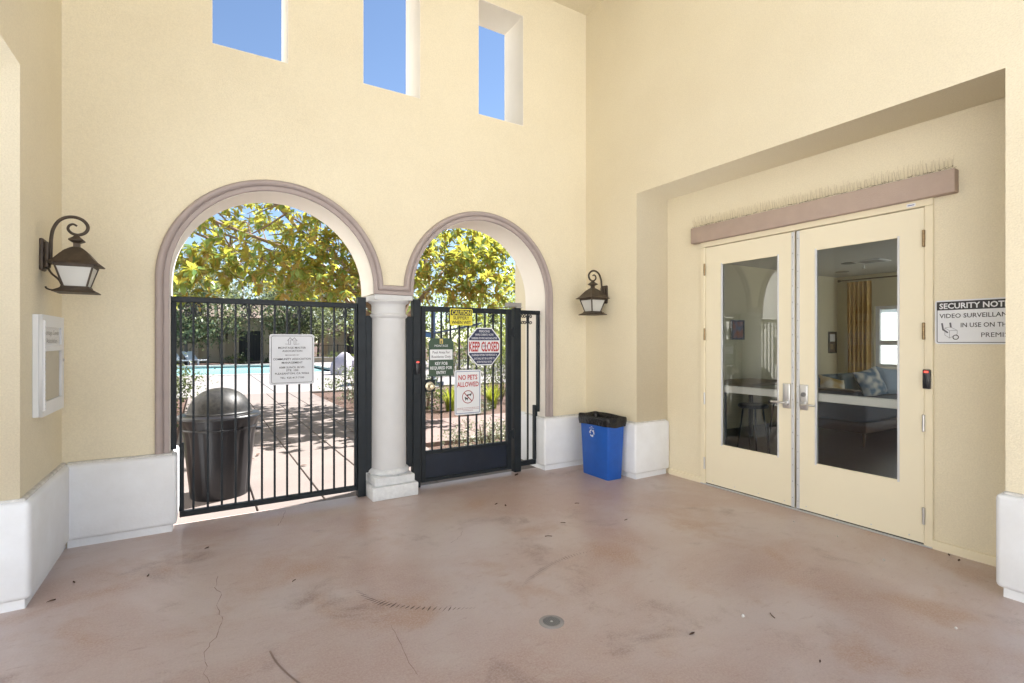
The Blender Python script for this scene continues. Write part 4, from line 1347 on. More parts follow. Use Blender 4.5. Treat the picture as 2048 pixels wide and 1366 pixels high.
mb.build('liner', BAGM, bn, smooth=70)
# recycling mark and words on the broad side facing into the entry (-X)
mk = empty('mark_frame')
bpy.data.objects.remove(mk)
plane_rot = (R(90), 0, R(-90))


def bin_print(name, me_or_obj):
    o = me_or_obj
    o.parent = bn
    o.rotation_euler = (R(90 + 1.95), 0, R(-90))
    o.location = (-0.1192, 0.03, 0.475)
    return o


for k in range(3):
    a0 = k * 2 * pi / 3 + pi / 2
    mb = MB()

    def P2(r, t): return (r * cos(a0 + t) * 1.0, r * sin(a0 + t))
    pts_o = [P2(0.040, t) for t in np.linspace(0.15, 1.35, 7)]
    pts_i = [P2(0.026, t) for t in np.linspace(0.15, 1.35, 7)]
    for i in range(6):
        mb.flat([pts_o[i], pts_i[i], pts_i[i + 1], pts_o[i + 1]], 0.0)
    mb.flat([P2(0.049, 1.32), P2(0.017, 1.32), P2(0.032, 1.88)], 0.0)
    bin_print('recycling_mark', mb.build('recycling_mark', WHITEINK))
bin_print('t', lettering('lettering', 'WE', WHITEINK, None, -0.004, 0.068, 0.030, 0.010, z=0, bold=0.01))
bin_print('t', lettering('lettering', 'RECYCLE', WHITEINK, None, -0.004, 0.052, 0.075, 0.011, z=0, bold=0.01))

# ================================================================== TRASH CAN OUTSIDE
tc_ = empty('trash_can', (0.145, 5.66, 0), label='black round outdoor trash can with dome lid behind the iron fence', cat='trash can')
prof_ = [(0.245, 0.0), (0.25, 0.01), (0.252, 0.06), (0.256, 0.10), (0.30, 0.58), (0.318, 0.66), (0.338, 0.72), (0.345, 0.745)]
n = 96
rs = []
for r0, z in prof_:
    amp = 0.007 if 0.05 < z < 0.7 else 0.0
    ring = []
    for j in range(n):
        ph = (j % 8) / 8
        k_ = -1.0 if ph < 0.2 else 0.4
        ring.append(((r0 + amp * k_) * cos(2 * pi * j / n), (r0 + amp * k_) * sin(2 * pi * j / n), z))
    rs.append(ring)
MB().rings(rs).build('body', CANM, tc_, smooth=35)
MB().lathe([(0.30, 0.735), (0.352, 0.738), (0.360, 0.752), (0.358, 0.770), (0.345, 0.782), (0.30, 0.79)], n=56).build('rim', CANM, tc_, smooth=50)
dome = [(0.262 * cos(t) + 0.012, 0.785 + 0.245 * sin(t)) for t in np.linspace(0, pi / 2 * 0.98, 14)]
dm = MB().lathe([(0.285, 0.783), (0.285, 0.80), (0.276, 0.806)] + dome[1:], n=56).build('dome_lid', DOMEM, tc_, smooth=50)
MB().lathe([(0.30, 0.640), (0.3245, 0.645), (0.3285, 0.655), (0.3245, 0.665), (0.30, 0.67)], n=48).build('band', CANM, tc_, smooth=50)
MB().box(0.30, -0.03, 0.60, 0.365, 0.03, 0.625).build('handle', CANM, tc_, bevel=0.008, seg=2)

# ================================================================== FLOOR DETAILS
dn = empty('floor_drain', (1.57, 2.16, 0), label='small round grey floor drain set in the concrete', cat='drain')
mb = MB()
mb.lathe([(0.046, 0.0005), (0.046, 0.0045), (0.060, 0.0042), (0.067, 0.0012), (0.067, 0.0005)], n=40, cap=False)
mb.build('ring', CONC, dn, smooth=40)
MB().lathe([(0.0465, 0.0004), (0.0005, 0.0005)], n=32, cap=False).build('opening', DARKHOLE, dn)
mb = MB()
for k in range(-4, 5):
    x = k * 0.0098
    l = sqrt(max(0.046 ** 2 - x * x, 0))
    mb.box(x - 0.0022, -l, 0.0016, x + 0.0022, l, 0.0036)
    mb.box(-l, x - 0.0021, 0.0015, l, x + 0.0021, 0.0034)
tag(mb.build('grate', GRATE, dn), kind='stuff')
MB().lathe([(0.007, 0.0037), (0.006, 0.0046), (0.001, 0.0048)], n=12).build('screw', STEEL, dn)


def px(u, v, z=0.0):
    """floor point that the survey found at photograph position u, v"""
    f_, cx_, cy_ = 1009.0, 1024.0, 683.0
    yaw = R(31.528)
    d = Vector((sin(yaw), cos(yaw), 0))
    r_ = Vector((cos(yaw), -sin(yaw), 0))
    k = d + r_ * ((u - cx_) / f_)
    t = (1.48 - z) * f_ / (v - cy_)
    return Vector((k.x * t, k.y * t, z))


def ribbon(name, pts, wd, m, z=0.0012, jag=0.0):
    mb = MB()
    for a, b in zip(pts[:-1], pts[1:]):
        t = (b - a)
        if t.length < 1e-6: continue
        t.normalize()
        n_ = Vector((-t.y, t.x, 0)) * wd / 2 * random.uniform(1 - jag, 1 + jag)
        e = t * wd * 0.3
        mb.flat([(v.x, v.y) for v in (a - e + n_, a - e - n_, b + e - n_, b + e + n_)], z)
    return mb.build(name, m, entry)


def jagged(uv, step=0.035, amp=0.008):
    P_ = [px(*q_) for q_ in uv]
    out = [P_[0]]
    for a, b in zip(P_[:-1], P_[1:]):
        n_ = max(1, int((b - a).length / step))
        for i in range(1, n_ + 1):
            v = a.lerp(b, i / n_)
            out.append(v + Vector((random.uniform(-amp, amp), random.uniform(-amp, amp), 0)))
    return out


ribbon('crack', jagged([(436, 1153), (432, 1175), (441, 1190), (433, 1212), (444, 1240), (437, 1265), (407, 1305), (414, 1335), (405, 1350), (418, 1366), (410, 1400)]), 0.0024, CRACKM, jag=0.6)
ribbon('crack', jagged([(570, 1020), (566, 1035), (556, 1052)]), 0.003, CRACKM, jag=0.5)
ribbon('crack', jagged([(926, 1062), (918, 1075), (902, 1086)]), 0.002, CRACKM, jag=0.4)
ribbon('crack', jagged([(782, 1250), (803, 1290), (818, 1325), (835, 1350)], amp=0.003), 0.0022, CRACKM, jag=0.4)

# curved tyre scuffs: rows of short rubber strokes


def scuff(uv, count, wmax, m, seed):
    random.seed(seed)
    P_ = catmull([px(*q_) for q_ in uv], 12)
    mb = MB()
    for i in range(count):
        t = i / (count - 1)
        k = t * (len(P_) - 1)
        a = P_[int(k)].lerp(P_[min(int(k) + 1, len(P_) - 1)], k % 1)
        tan = (P_[min(int(k) + 1, len(P_) - 1)] - P_[max(int(k) - 1, 0)]).normalized()
        nrm = Vector((-tan.y, tan.x, 0))
        e = sin(pi * min(1, 0.08 + t * 0.95)) ** 0.7
        lw = 0.060 * e * random.uniform(0.6, 1.1)
        ww = wmax * e * random.uniform(0.5, 1.1)
        sk = tan * 0.012 * random.uniform(0.3, 1.0)
        p0, p1 = a - nrm * lw / 2 - sk, a + nrm * lw / 2 + sk
        mb.flat([(v.x, v.y) for v in (p0 - tan * ww * 0.1, (p0 + p1) / 2 - tan * ww / 2, p1 - tan * ww * 0.1, p1 + tan * ww * 0.1, (p0 + p1) / 2 + tan * ww / 2, p0 + tan * ww * 0.1)], 0.0012)
    return mb.build('scuff_mark', m, entry)


scuff([(715, 1182), (738, 1197), (770, 1208), (820, 1215), (880, 1218), (930, 1217), (968, 1216)], 34, 0.011, SCUFF, 5)
scuff([(1045, 1172), (1072, 1148), (1105, 1128), (1150, 1110), (1215, 1096)], 40, 0.010, SCUFF2, 6)
ribbon('scuff_mark', catmull([px(540, 1303), px(553, 1325), px(575, 1348), px(605, 1372)], 6), 0.009, SCUFF3)

# dry leaves, twigs and pebbles lying about
random.seed(21)


def debris(kind, u, v, s, rz, label, m):
    p_ = px(u, v)
    if kind == 'twig':
        o = MB().tube(catmull([(-s / 2, 0, 0.003), (0, s * 0.08, 0.004), (s / 2, 0, 0.003)], 3), 0.0025, n=5).build('twig', m, None, loc=(p_.x, p_.y, 0.0), rot=(0, 0, rz))
    elif kind == 'leaf':
        mb = MB()
        n_ = 7
        L1 = [(s * (i / (n_ - 1) - 0.5), s * 0.2 * sin(pi * i / (n_ - 1)), 0.002 + 0.006 * (i / (n_ - 1))) for i in range(n_)]
        L2 = [(x, -y, z) for x, y, z in L1]
        Mi = [(x, 0, 0.001) for x, y, z in L1]
        mb.rings([L1, Mi, L2], cap=False, closed=False)
        mb.rings([[(x, y, z + 0.0008) for x, y, z in r_] for r_ in (L1, Mi, L2)], cap=False, closed=False)
        o = mb.build('dry_leaf', m, None, loc=(p_.x, p_.y, 0.001), rot=(0, 0, rz))
    else:
        mb = MB()
        mb.rings([[(s * q_ * random.uniform(0.85, 1.15) * cos(t), s * q_ * random.uniform(0.8, 1.1) * sin(t), z * s) for t in np.linspace(0, 2 * pi, 7)[:-1]] for q_, z in ((0.3, 0), (0.5, 0.25), (0.4, 0.6), (0.15, 0.75))])
        o = mb.build('pebble', m, None, loc=(p_.x, p_.y, 0.0), rot=(0, 0, rz))
    tag(o, label, {'twig': 'twig', 'leaf': 'leaf', 'pebble': 'pebble'}[kind], {'twig': 'twigs on the entry floor', 'leaf': 'dry leaves on the entry floor', 'pebble': 'pebbles on the entry floor'}[kind])


debris('leaf', 1033, 950, 0.09, 0.6, 'curled dark dry leaf lying under the gate hinge post', DEADLEAF)
for u, v, s, rz in ((992, 1009, 0.035, 0.3), (1011, 1012, 0.04, 1.2), (413, 1097, 0.03, 0.4), (148, 1166, 0.03, 2.0), (296, 1153, 0.025, 1.2), (102, 1203, 0.04, 0.2), (1918, 1122, 0.035, 0.1), (1898, 1111, 0.03, 0.5), (1384, 1269, 0.035, -0.1), (1640, 1325, 0.018, 0.4), ):
    debris('leaf', u, v, s, rz, 'small dark dry leaf fragment on the brown concrete floor', DEADLEAF)
for u, v, s, rz in ((1097, 1073, 0.055, -0.5), (1126, 1046, 0.04, -0.6), (1252, 1040, 0.035, 0.2), (1154, 1007, 0.04, -0.5), (588, 1162, 0.03, 0.8), (1545, 1232, 0.05, 1.0)):
    debris('twig', u, v, s, rz, 'short dark twig on the brown concrete floor', TWIG)
for u, v, s in ((1486, 1234, 0.020), (756, 1042, 0.014), (1768, 1121, 0.016), (1588, 1044, 0.014), (1675, 1073, 0.013), (1912, 1258, 0.015)):
    debris('pebble', u, v, s, 0.4, 'small pale pebble on the brown concrete floor', PEBBLE)

# ================================================================== MAGNOLIA TREE
mg = empty('magnolia_tree', (3.65, 10.6, -0.07), label='large magnolia with glossy green and rust-backed leaves beyond the arches', cat='tree')
T0 = Vector((3.65, 10.6, -0.07))
trunk = [(0, 0, -0.1), (0.02, 0, 0.6), (-0.05, 0.0, 1.4), (0.0, 0.03, 2.1)]
MB().tube(catmull(trunk, 4), [0.24, 0.22, 0.20, 0.19, 0.18, 0.175, 0.17, 0.165, 0.165, 0.165, 0.16, 0.16, 0.15], n=14).build('trunk', BARK, mg, smooth=60)
CM, RM = np.array([2.35, 11.2, 4.15]), np.array([4.3, 3.0, 2.1])
random.seed(5)
limbs = []
tips = []
for k in range(13):
    a = 2 * pi * k / 13 + random.uniform(-0.2, 0.2)
    el = random.uniform(0.1, 0.9)
    end = CM + RM * np.array([cos(a) * cos(el) * 0.8, sin(a) * cos(el) * 0.8, sin(el) * 0.75 - 0.25])
    s_ = Vector((0, 0, random.uniform(1.6, 2.1)))
    e_ = Vector(end) - T0
    mid = s_.lerp(e_, 0.45) + Vector((random.uniform(-.3, .3), random.uniform(-.3, .3), random.uniform(0.1, 0.5)))
    pts = catmull([s_, s_.lerp(mid, 0.5) + Vector((0, 0, 0.05)), mid, mid.lerp(e_, 0.5) + Vector((random.uniform(-.2, .2), random.uniform(-.2, .2), 0)), e_], 5)
    limbs.append(pts)
    n_ = len(pts)
    MB().tube(pts, [0.058 * (1 - i / n_) + 0.012 for i in range(n_)], n=8).build('limb', BARK, mg, smooth=60)
    for j in range(7):
        b_ = pts[random.randint(n_ // 3, n_ - 1)]
        d_ = Vector((random.uniform(-1, 1), random.uniform(-1, 1), random.uniform(-0.9, 0.7))) * random.uniform(0.6, 1.3)
        tips.append((b_, b_ + d_))
mb = MB()
for a, b in tips:
    m_ = a.lerp(b, 0.5) + Vector((random.uniform(-.12, .12), random.uniform(-.12, .12), random.uniform(-.1, .12)))
    mb.tube(catmull([a, m_, b], 3), [0.022, 0.019, 0.017, 0.014, 0.012, 0.010, 0.007], n=5)
tag(mb.build('branches', BARK, mg, smooth=60), kind='stuff')

# rosettes of leaves
NR = 2600
cl_c = []
while len(cl_c) < 130:
    v = rng.normal(size=3)
    v /= np.linalg.norm(v)
    v *= rng.uniform(0.45, 1.0) ** 0.6
    c_ = CM + RM * v * 0.96
    if c_[2] > 1.75: cl_c.append(c_)
cl_c = np.array(cl_c)
# the low front skirt of the crown that the arches frame
extra = []
for k in range(60):
    x = rng.uniform(-1.6, 5.6)
    extra.append((x, rng.uniform(8.5, 9.8), rng.uniform(2.15, 3.5)))
for k in range(26):
    extra.append((rng.uniform(-1.4, 3.4), rng.uniform(9.0, 11.0), rng.uniform(1.95, 2.6)))
for k in range(8):
    extra.append((rng.uniform(3.7, 5.3), rng.uniform(8.5, 9.6), rng.uniform(2.2, 3.4)))
cl_c = np.concatenate([cl_c, np.array(extra)])
idx = rng.integers(0, len(cl_c), NR)
ros = cl_c[idx] + rng.normal(size=(NR, 3)) * np.array([0.36, 0.34, 0.26])
keep = ros[:, 2] > 1.55 + 0.085 * ros[:, 1] + rng.uniform(-0.25, 0.25, NR) + 0.22 * np.sin(ros[:, 0] * 2.3)
ros = ros[keep]
NR = len(ros)
axis = randdirs(NR, 0.55) + (ros - CM) / RM * 0.6
axis /= np.linalg.norm(axis, axis=1, keepdims=True)
LP, LD, LS, LRoll = [], [], [], []
for r_, ax in zip(ros, axis):
    k = rng.integers(8, 13)
    u = np.cross(ax, (0, 0, 1.0))
    if np.linalg.norm(u) < 1e-3: u = np.array([1.0, 0, 0])
    u /= np.linalg.norm(u)
    v = np.cross(ax, u)
    ph = rng.uniform(0, 2 * pi)
    for j in range(k):
        a = ph + j * 2.4
        op = R(rng.uniform(35, 85))
        d = ax * cos(op) + (u * cos(a) + v * sin(a)) * sin(op)
        d[2] -= 0.12
        LP.append(r_ + ax * rng.uniform(-0.05, 0.03))
        LD.append(d)
        LS.append(rng.uniform(0.115, 0.205))
        LRoll.append(rng.uniform(-0.5, 0.5))
LP, LD, LS, LRoll = map(np.array, (LP, LD, LS, LRoll))
loc = np.array(T0)
# the 300 leaves that show largest: nearest to the entry, inside the two arches' views
sl = LP[:, 0] / LP[:, 1]
zs = (LP[:, 2] - 1.48) / LP[:, 1]
vis = (((sl > -0.03) & (sl < 0.27)) | ((sl > 0.37) & (sl < 0.62))) & (zs > 0.08) & (zs < 0.26)
order = np.argsort(np.where(vis, LP[:, 1], 1e9))
near = order[:300]
rest = np.setdiff1d(np.arange(len(LP)), near)
o = link('crown', leaves('crown', LP[rest] - loc, LD[rest], LS[rest], MAGLEAF, LEAF_V, LEAF_F, LRoll[rest]), mg)
tag(o, kind='stuff')
leafme = facemesh('leaf', LEAF_V, LEAF_F, MAGLEAF, 3)
Mn = frames(LD[near], LRoll[near])
for i, k in enumerate(near):
    o = bpy.data.objects.new('leaf', leafme)
    M4 = Matrix.Identity(4)
    for a in range(3):
        for b in range(3): M4[a][b] = float(Mn[i][a][b] * LS[k])
        M4[a][3] = float(LP[k][a] - loc[a])
    COL.objects.link(o)
    o.parent = mg
    o.matrix_local = M4

# ================================================================== OTHER PLANTING


def crown_mesh(name, c, r, nclump, nleaf, size, m, spread=0.22, seed=0, flat=False):
    cs = []
    while len(cs) < nclump:
        v = rng.normal(size=3)
        v /= np.linalg.norm(v)
        v *= rng.uniform(0.35, 1.0) ** 0.5
        cs.append(v)
    cs = np.array(cs)
    k = rng.integers(0, nclump, nleaf)
    p_ = cs[k] + rng.normal(size=(nleaf, 3)) * spread
    pos = np.array(c) + p_ * np.array(r)
    if flat: pos[:, 2] = np.maximum(pos[:, 2], 0.02)
    d = randdirs(nleaf, 0.3)
    return leaves(name, pos, d, rng.uniform(0.6, 1.2, nleaf) * size, m)


def tree(x, y, h, r, label, m=TREELEAF, n=2600, size=0.30, th=0.12, low=0.28, group='trees round the pool'):
    q = empty('tree', (x, y, -0.07), label=label, cat='tree', group=group)
    hx = random.uniform(-0.25, 0.25)
    tp = catmull([(0, 0, -0.1), (hx * 0.3, 0, h * 0.2), (hx, 0.1, h * 0.42), (hx * 1.2, 0.1, h * 0.7)], 4)
    MB().tube(tp, [th * (1 - 0.7 * i / len(tp)) for i in range(len(tp))], n=8).build('trunk', BARKD, q, smooth=60)
    mb = MB()
    for k in range(6):
        a = k * 1.05 + random.uniform(-.3, .3)
        b_ = Vector(tp[len(tp) // 2])
        mb.tube([b_, b_ + Vector((cos(a) * r * 0.35, sin(a) * r * 0.35, h * 0.16)), b_ + Vector((cos(a) * r * 0.7, sin(a) * r * 0.7, h * 0.25))], [th * 0.4, th * 0.25, 0.015], n=5)
    mb.build('limbs', BARKD, q, smooth=60)
    zc_ = h * (0.5 + low / 2)
    link('crown', crown_mesh('crown', (hx, 0, zc_), (r, r, h * (1 - low) / 2), 46, n, size, m), q)
    return q


random.seed(9)
TL = [(-0.9, 38.8, 5.2, 2.0, 'slim-trunked tree in front of the far pool building, beside the lounger', TREELEAF),
      (1.1, 39.0, 5.6, 2.2, 'tree shading the far pool building on the side of its doorway', TREELEAF),
      (5.3, 39.6, 5.8, 2.2, 'tree at the end of the far pool building past its doorway', TREELEAF),
      (7.6, 41.0, 6.2, 2.3, 'tree rising behind the pool fence next to the far building', TREELEAF),
      (10.9, 44.5, 7.0, 2.8, 'dark tree beside the small far building with brown roof', TREELEAF)]
for x, y, h, r_, l, m_ in TL: tree(x, y, h, r_, l, m_)
for k, x in enumerate((-6.0, -1.2, 3.4, 8.2, 13.4, 18.6)):
    tree(x, 52 + (k % 2) * 2.5, 8.5 + (k % 3) * 0.8, 3.4, 'tall tree of the grey-green row behind the far pool building', TREELEAF, n=2400, size=0.46, th=0.2, low=0.15, group='row of trees behind the pool building')
for x, y, h, r_, l in ((12.2, 27.0, 4.6, 2.1, 'pale yellow-green tree behind the blue shade, seen over the gate'), (16.8, 30.5, 5.2, 2.4, 'taller pale yellow-green tree beyond the gate top rail'),
                       (15.2, 24.2, 4.0, 1.9, 'low pale green tree beside the exterior pier'), (20.5, 33.0, 5.6, 2.8, 'broad pale green tree far behind the gate'), (9.6, 29.5, 4.4, 1.9, 'pale green tree near the covered chair')):
    tree(x, y, h, r_, l, LIMELEAF, n=2600, size=0.22, low=0.08, group='pale trees beyond the gate')


def shrub(name, x, y, rx, ry, h, n, size, m, label, group=None, cat='shrub'):
    q = empty(name, (x, y, -0.07), label=label, cat=cat, group=group)
    mb = MB()
    for k in range(14):
        a = random.uniform(0, 2 * pi)
        e = Vector((cos(a) * rx * 0.8 * random.random(), sin(a) * ry * 0.8 * random.random(), h * random.uniform(0.55, 1.0)))
        mb.tube([(0.08 * cos(a), 0.08 * sin(a), 0), e * 0.55 + Vector((0, 0, 0.02)), e], [0.010, 0.007, 0.003], n=4)
    mb.build('stems', TWIG, q)
    link('foliage', crown_mesh('foliage', (0, 0, h * 0.52), (rx, ry, h * 0.48), 30, n, size, m, spread=0.2, flat=True), q)
    return q


shrub('shrub', -0.72, 14.2, 0.85, 1.5, 1.05, 1500, 0.085, SHRUBLEAF, 'loose leafy shrub beside the walkway behind the trash can')
shrub('shrub', -1.0, 10.2, 0.75, 1.3, 0.85, 1200, 0.07, SHRUBLEAF, 'low shrub on the mulch next to the trash can, nearer the building')
shrub('shrub', -0.75, 7.0, 0.42, 1.1, 0.6, 1400, 0.05, GREYLEAF, 'low grey-green shrub close behind the trash can')
shrub('shrub', 3.55, 13.9, 0.75, 1.2, 0.85, 1500, 0.075, SHRUBLEAF, 'dark shrub beside the walkway opposite the trash can')
shrub('shrub', 3.2, 11.9, 0.45, 0.8, 0.5, 800, 0.06, GREYLEAF, 'small grey shrub at the foot of the magnolia')
shrub('shrub', 3.45, 6.42, 0.62, 0.36, 0.42, 2600, 0.036, GREYLEAF, 'spreading grey-green groundcover shrub right behind the gate')
shrub('shrub', 4.35, 6.45, 0.45, 0.34, 0.36, 1500, 0.036, GREYLEAF, 'smaller grey-green groundcover shrub near the exterior pier')
for x, y, rx, ry, h, l in ((4.35, 10.8, 0.5, 0.5, 0.75, 'green bush on the mulch behind the gate latch'), (6.6, 11.4, 0.8, 0.6, 1.1, 'leafy bush on the mulch past the strappy clumps'),
                           (5.0, 9.6, 0.3, 0.25, 0.28, 'tiny silver-green plant on the mulch by the pink path'), (6.2, 9.55, 0.34, 0.25, 0.3, 'small silver plant on the mulch near the pier'),
                           (8.3, 12.8, 0.9, 0.7, 1.7, 'tall bush behind the eight-sided sign'), (9.8, 14.2, 1.0, 0.8, 2.0, 'tallest bush of the bed behind the gate')):
    shrub('shrub', x, y, rx, ry, h, int(900 + 900 * rx), 0.07 if h > 0.5 else 0.04, SHRUBLEAF if h > 0.5 else GREYLEAF, l)
for k, x in enumerate((9.5, 11.6, 13.6, 15.8)):
    shrub('hedge_bush', x, 20.4 + 0.4 * k, 1.3, 0.9, 2.0 + 0.2 * (k % 2), 1700, 0.12, LIMELEAF if k % 2 else SHRUBLEAF, 'rounded hedge bush beyond the deck, seen between the gate bars', group='hedge bushes beyond the deck')
for k, x in enumerate((-3.4, -1.9, 2.2, 4.4, 6.4, 8.6)):
    shrub('hedge_bush', x, 38.9, 0.8, 0.5, 0.75, 500, 0.13, SHRUBLEAF, 'low dark bush along the far side of the pool', group='bushes on the far pool edge')


def strappy(x, y, h, n, label):
    q = empty('strappy_plant', (x, y, -0.07), label=label, cat='plant', group='yellow-green strappy plants')
    V, Fq = [], []
    for k in range(n):
        a = rng.uniform(0, 2 * pi)
        lean = rng.uniform(0.08, 0.75)
        l = h * rng.uniform(0.7, 1.1)
        wd = rng.uniform(0.008, 0.014)
        b0 = np.array([cos(a), sin(a), 0]) * rng.uniform(0, 0.10)
        sd = np.array([-sin(a), cos(a), 0]) * wd
        base = len(V)
        for t in (0, 0.35, 0.7, 1.0):
            c_ = b0 + np.array([cos(a) * lean * l * t * t, sin(a) * lean * l * t * t, l * (t - 0.35 * lean * t * t)])
            w_ = 1 - t * 0.92
            V += [c_ - sd * w_, c_ + sd * w_]
        for i in range(3):
            Fq.append((base + 2 * i, base + 2 * i + 1, base + 2 * i + 3, base + 2 * i + 2))
    tag(link('blades', facemesh('blades', np.array(V), np.array(Fq), GRASSM, 4), q), kind='stuff')


strappy(4.72, 10.35, 0.62, 190, 'yellow-green strappy plant on the mulch on the latch side of the no pets sign')
strappy(5.72, 10.2, 0.66, 200, 'yellow-green strappy plant on the mulch on the hinge side of the no pets sign')
strappy(5.25, 10.9, 0.58, 150, 'yellow-green strappy plant on the mulch behind the no pets sign')

# fallen magnolia leaves on the walkway
random.seed(31)
wl_ = facemesh('fallen_leaf', LEAF_V * np.array([1, 1, 0.5]), LEAF_F, DEADLEAF, 3)
for k in range(26):
    x, y = random.uniform(0.3, 2.5), random.uniform(6.3, 14)
    o = link('fallen_leaf', wl_, None, (x, y, 0.012), (random.uniform(-.2, .2), random.uniform(-.2, .2), random.uniform(0, 6.28)), (0.11,) * 3)
    tag(o, 'brown magnolia leaf fallen on the scored concrete walkway', 'leaf', 'fallen leaves on the walkway')

# ------------------------------------------------------------------ pool furniture and far buildings
cv = empty('covered_chair', (5.45, 23.7, 0), label='pool chair under a rumpled lilac-white cover at the pool corner', cat='chair')
rs = []
for z, sx, sy, dx in ((0, 0.46, 0.46, 0), (0.25, 0.52, 0.48, 0), (0.5, 0.50, 0.44, 0.02), (0.75, 0.34, 0.34, 0.06), (0.92, 0.20, 0.24, 0.08), (1.0, 0.07, 0.10, 0.08)):
    rs.append([(dx + sx * cos(t) * (1 + 0.10 * sin(5 * t + z * 3)), sy * sin(t) * (1 + 0.1 * cos(4 * t)), z) for t in np.linspace(0, 2 * pi, 25)[:-1]])
MB().rings(rs).build('cover', COVERM, cv, smooth=30)
rs = [[(0.62 + dx + sx * cos(t) * (1 + 0.1 * sin(4 * t)), sy * sin(t), z) for t in np.linspace(0, 2 * pi, 17)[:-1]] for z, sx, sy, dx in ((0.30, 0.10, 0.1, 0), (0.42, 0.40, 0.34, 0), (0.62, 0.34, 0.30, -0.05), (0.72, 0.1, 0.1, -0.1))]
MB().rings(rs).build('side_fold', COVERM, cv, smooth=30)
for x, y in ((0.45, -0.2), (0.80, -0.2), (0.45, 0.2), (0.80, 0.2)):
    MB().tube([(x, y, 0.34), (x + 0.03, y, 0)], 0.018, n=6).build('leg', INK, cv)

LG = [(-1.25, 37.6, 'white reclined pool lounger on the far deck, left of the doorway trees'), (-0.35, 37.9, 'white pool lounger on the far deck below the slim tree')]
for x, y, l in LG:
    q = empty('pool_lounger', (x, y, 0), (0, 0, 0.5), l.replace(', left of the doorway trees', ' at the pool corner'), 'lounger', 'loungers across the pool')
    MB().box(-0.32, -0.9, 0.28, 0.32, 0.4, 0.34).build('seat', LOUNGEW, q, bevel=0.02)
    MB().rings([[(-0.32, 0.4, 0.28), (0.32, 0.4, 0.28), (0.32, 1.05, 0.78), (-0.32, 1.05, 0.78)], [(-0.32, 0.4, 0.35), (0.32, 0.4, 0.35), (0.32, 1.02, 0.85), (-0.32, 1.02, 0.85)]]).build('backrest', LOUNGEW, q)
    for sx in (-0.28, 0.28):
        for sy in (-0.8, 0.35):
            MB().box(sx - 0.025, sy - 0.025, 0, sx + 0.025, sy + 0.025, 0.279).build('leg', LOUNGEW, q)

us = empty('blue_shade', (7.35, 17.6, 0), (0, 0, R(-24)), label='blue canvas butterfly sunshade on a grey-blue post beyond the gate', cat='sunshade')
MB().tube([(0, 0, 0), (0, 0, 2.75)], 0.075, n=12).build('post', UMPOST, us, smooth=60)
MB().box(-0.16, -0.16, 0, 0.16, 0.16, 0.08).build('base', UMPOST, us, bevel=0.01)
for s in (-1, 1):
    for y in (-0.9, 0.9):
        MB().tube([(0, y * 0.08, 1.78), (s * 1.75, y, 2.15)], 0.028, n=6).build('arm', UMPOST, us)
    for y0, y1 in ((-0.9, 0.9),):
        a = [(s * 0.02, y0 * 0.08, 1.80), (s * 0.02, y1 * 0.08, 1.80), (s * 1.75, y1, 2.17), (s * 1.75, y0, 2.17)]
        MB().rings([a, [(x, y, z + 0.008) for x, y, z in a]]).build('canvas', UMBLUE, us)
    a = [(s * 0.02, -0.08, 1.76), (s * 1.75, -0.9, 2.13), (s * 1.75, -0.9, 1.97), (s * 0.02, -0.08, 1.60)]
    if s < 0: MB().rings([a, [(x, y + 0.008, z) for x, y, z in a]]).build('valance', UMBLUE, us)

fb = empty('pool_building', (1.6, 43.0, -0.05), label='cream stucco pool building with dark doorway across the pool', cat='building')
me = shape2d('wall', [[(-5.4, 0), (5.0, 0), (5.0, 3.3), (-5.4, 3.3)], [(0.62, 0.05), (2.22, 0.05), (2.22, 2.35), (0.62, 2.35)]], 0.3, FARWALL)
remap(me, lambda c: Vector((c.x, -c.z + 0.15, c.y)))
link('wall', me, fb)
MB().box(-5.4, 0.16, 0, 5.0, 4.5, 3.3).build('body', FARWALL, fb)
for x in (-2.2, -0.55, 0.35, 2.35, 4.1):
    MB().box(x, -0.40, 0, x + 0.36, -0.151, 3.1).build('pilaster', FARWALL, fb, bevel=0.02)
d_ = MB().box(0.66, 0.05, 0.05, 2.18, 0.12, 2.32).build('door', FARDOOR, fb)
for k in range(8): MB().box(0.72 + k * 0.195, -0.02, 0.08, 0.74 + k * 0.195, 0.045, 2.28).build('door_bar', IRON, d_)
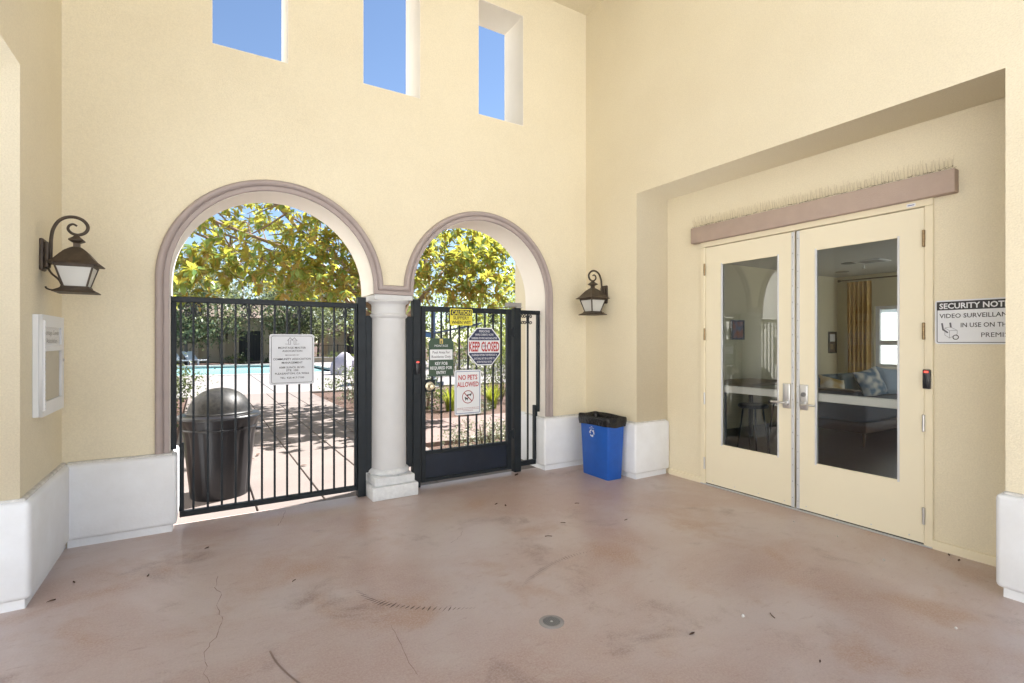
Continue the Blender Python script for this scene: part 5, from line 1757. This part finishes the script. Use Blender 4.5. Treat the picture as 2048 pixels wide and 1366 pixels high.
for x in (-0.1, 3.0):
    MB().square([(0.03, 0.25), (0.13, 0.12), (0.10, 0.1), (0.06, -0.16), (0.09, -0.2)], c=(x, -0.32)).build('lantern', BRONZE, fb, loc=(0, 0, 1.9))
MB().rings([[(-6.0, -0.9, 3.3), (5.6, -0.9, 3.3), (5.6, 5.0, 3.3), (-6.0, 5.0, 3.3)], [(-3.6, 1.8, 4.7), (3.2, 1.8, 4.7), (3.2, 2.3, 4.7), (-3.6, 2.3, 4.7)]]).build('roof', FARROOF, fb)

f2 = empty('far_cabin', (10.6, 46.0, -0.05), label='small pale building with low brown roof behind the pool fence', cat='building')
MB().box(-1.5, -1.2, 0, 1.5, 2.0, 2.4).build('wall', FARWALL, f2)
MB().rings([[(-1.9, -1.7, 2.4), (1.9, -1.7, 2.4), (1.9, 2.4, 2.4), (-1.9, 2.4, 2.4)], [(-0.4, 0.2, 3.0), (0.4, 0.2, 3.0), (0.4, 0.5, 3.0), (-0.4, 0.5, 3.0)]]).build('roof', FARROOF, f2)
MB().box(0.1, -1.22, 0, 0.95, -1.195, 2.0).build('door', FARDOOR, f2)

ff = empty('pool_fence', (10.4, 41.6, 0), label='low black picket fence on the far side of the pool', cat='fence')
MB().box(-3.2, -0.02, 1.17, 3.8, 0.02, 1.21).build('top_rail', IRON, ff)
MB().box(-3.2, -0.02, 0.10, 3.8, 0.02, 0.14).build('bottom_rail', IRON, ff)
for x in (-3.2, -1.2, 0.8, 2.8): MB().box(x - 0.04, -0.04, 0, x + 0.04, 0.04, 1.26).build('post', IRON, ff)
mb = MB()
for k in range(58): mb.box(-3.1 + k * 0.118, -0.008, 0.14, -3.084 + k * 0.118, 0.008, 1.17)
tag(mb.build('pickets', IRON, ff), kind='stuff')

lw = empty('low_wall', (9.5, 38.6, 0), label='low pale garden wall behind the covered chair', cat='wall')
MB().box(-3.4, -0.12, -0.05, 4.5, 0.12, 0.28).build('block', FARWALL, lw, bevel=0.01)
MB().box(-3.45, -0.17, 0.281, 4.55, 0.17, 0.34).build('cap', COPING, lw, bevel=0.01)
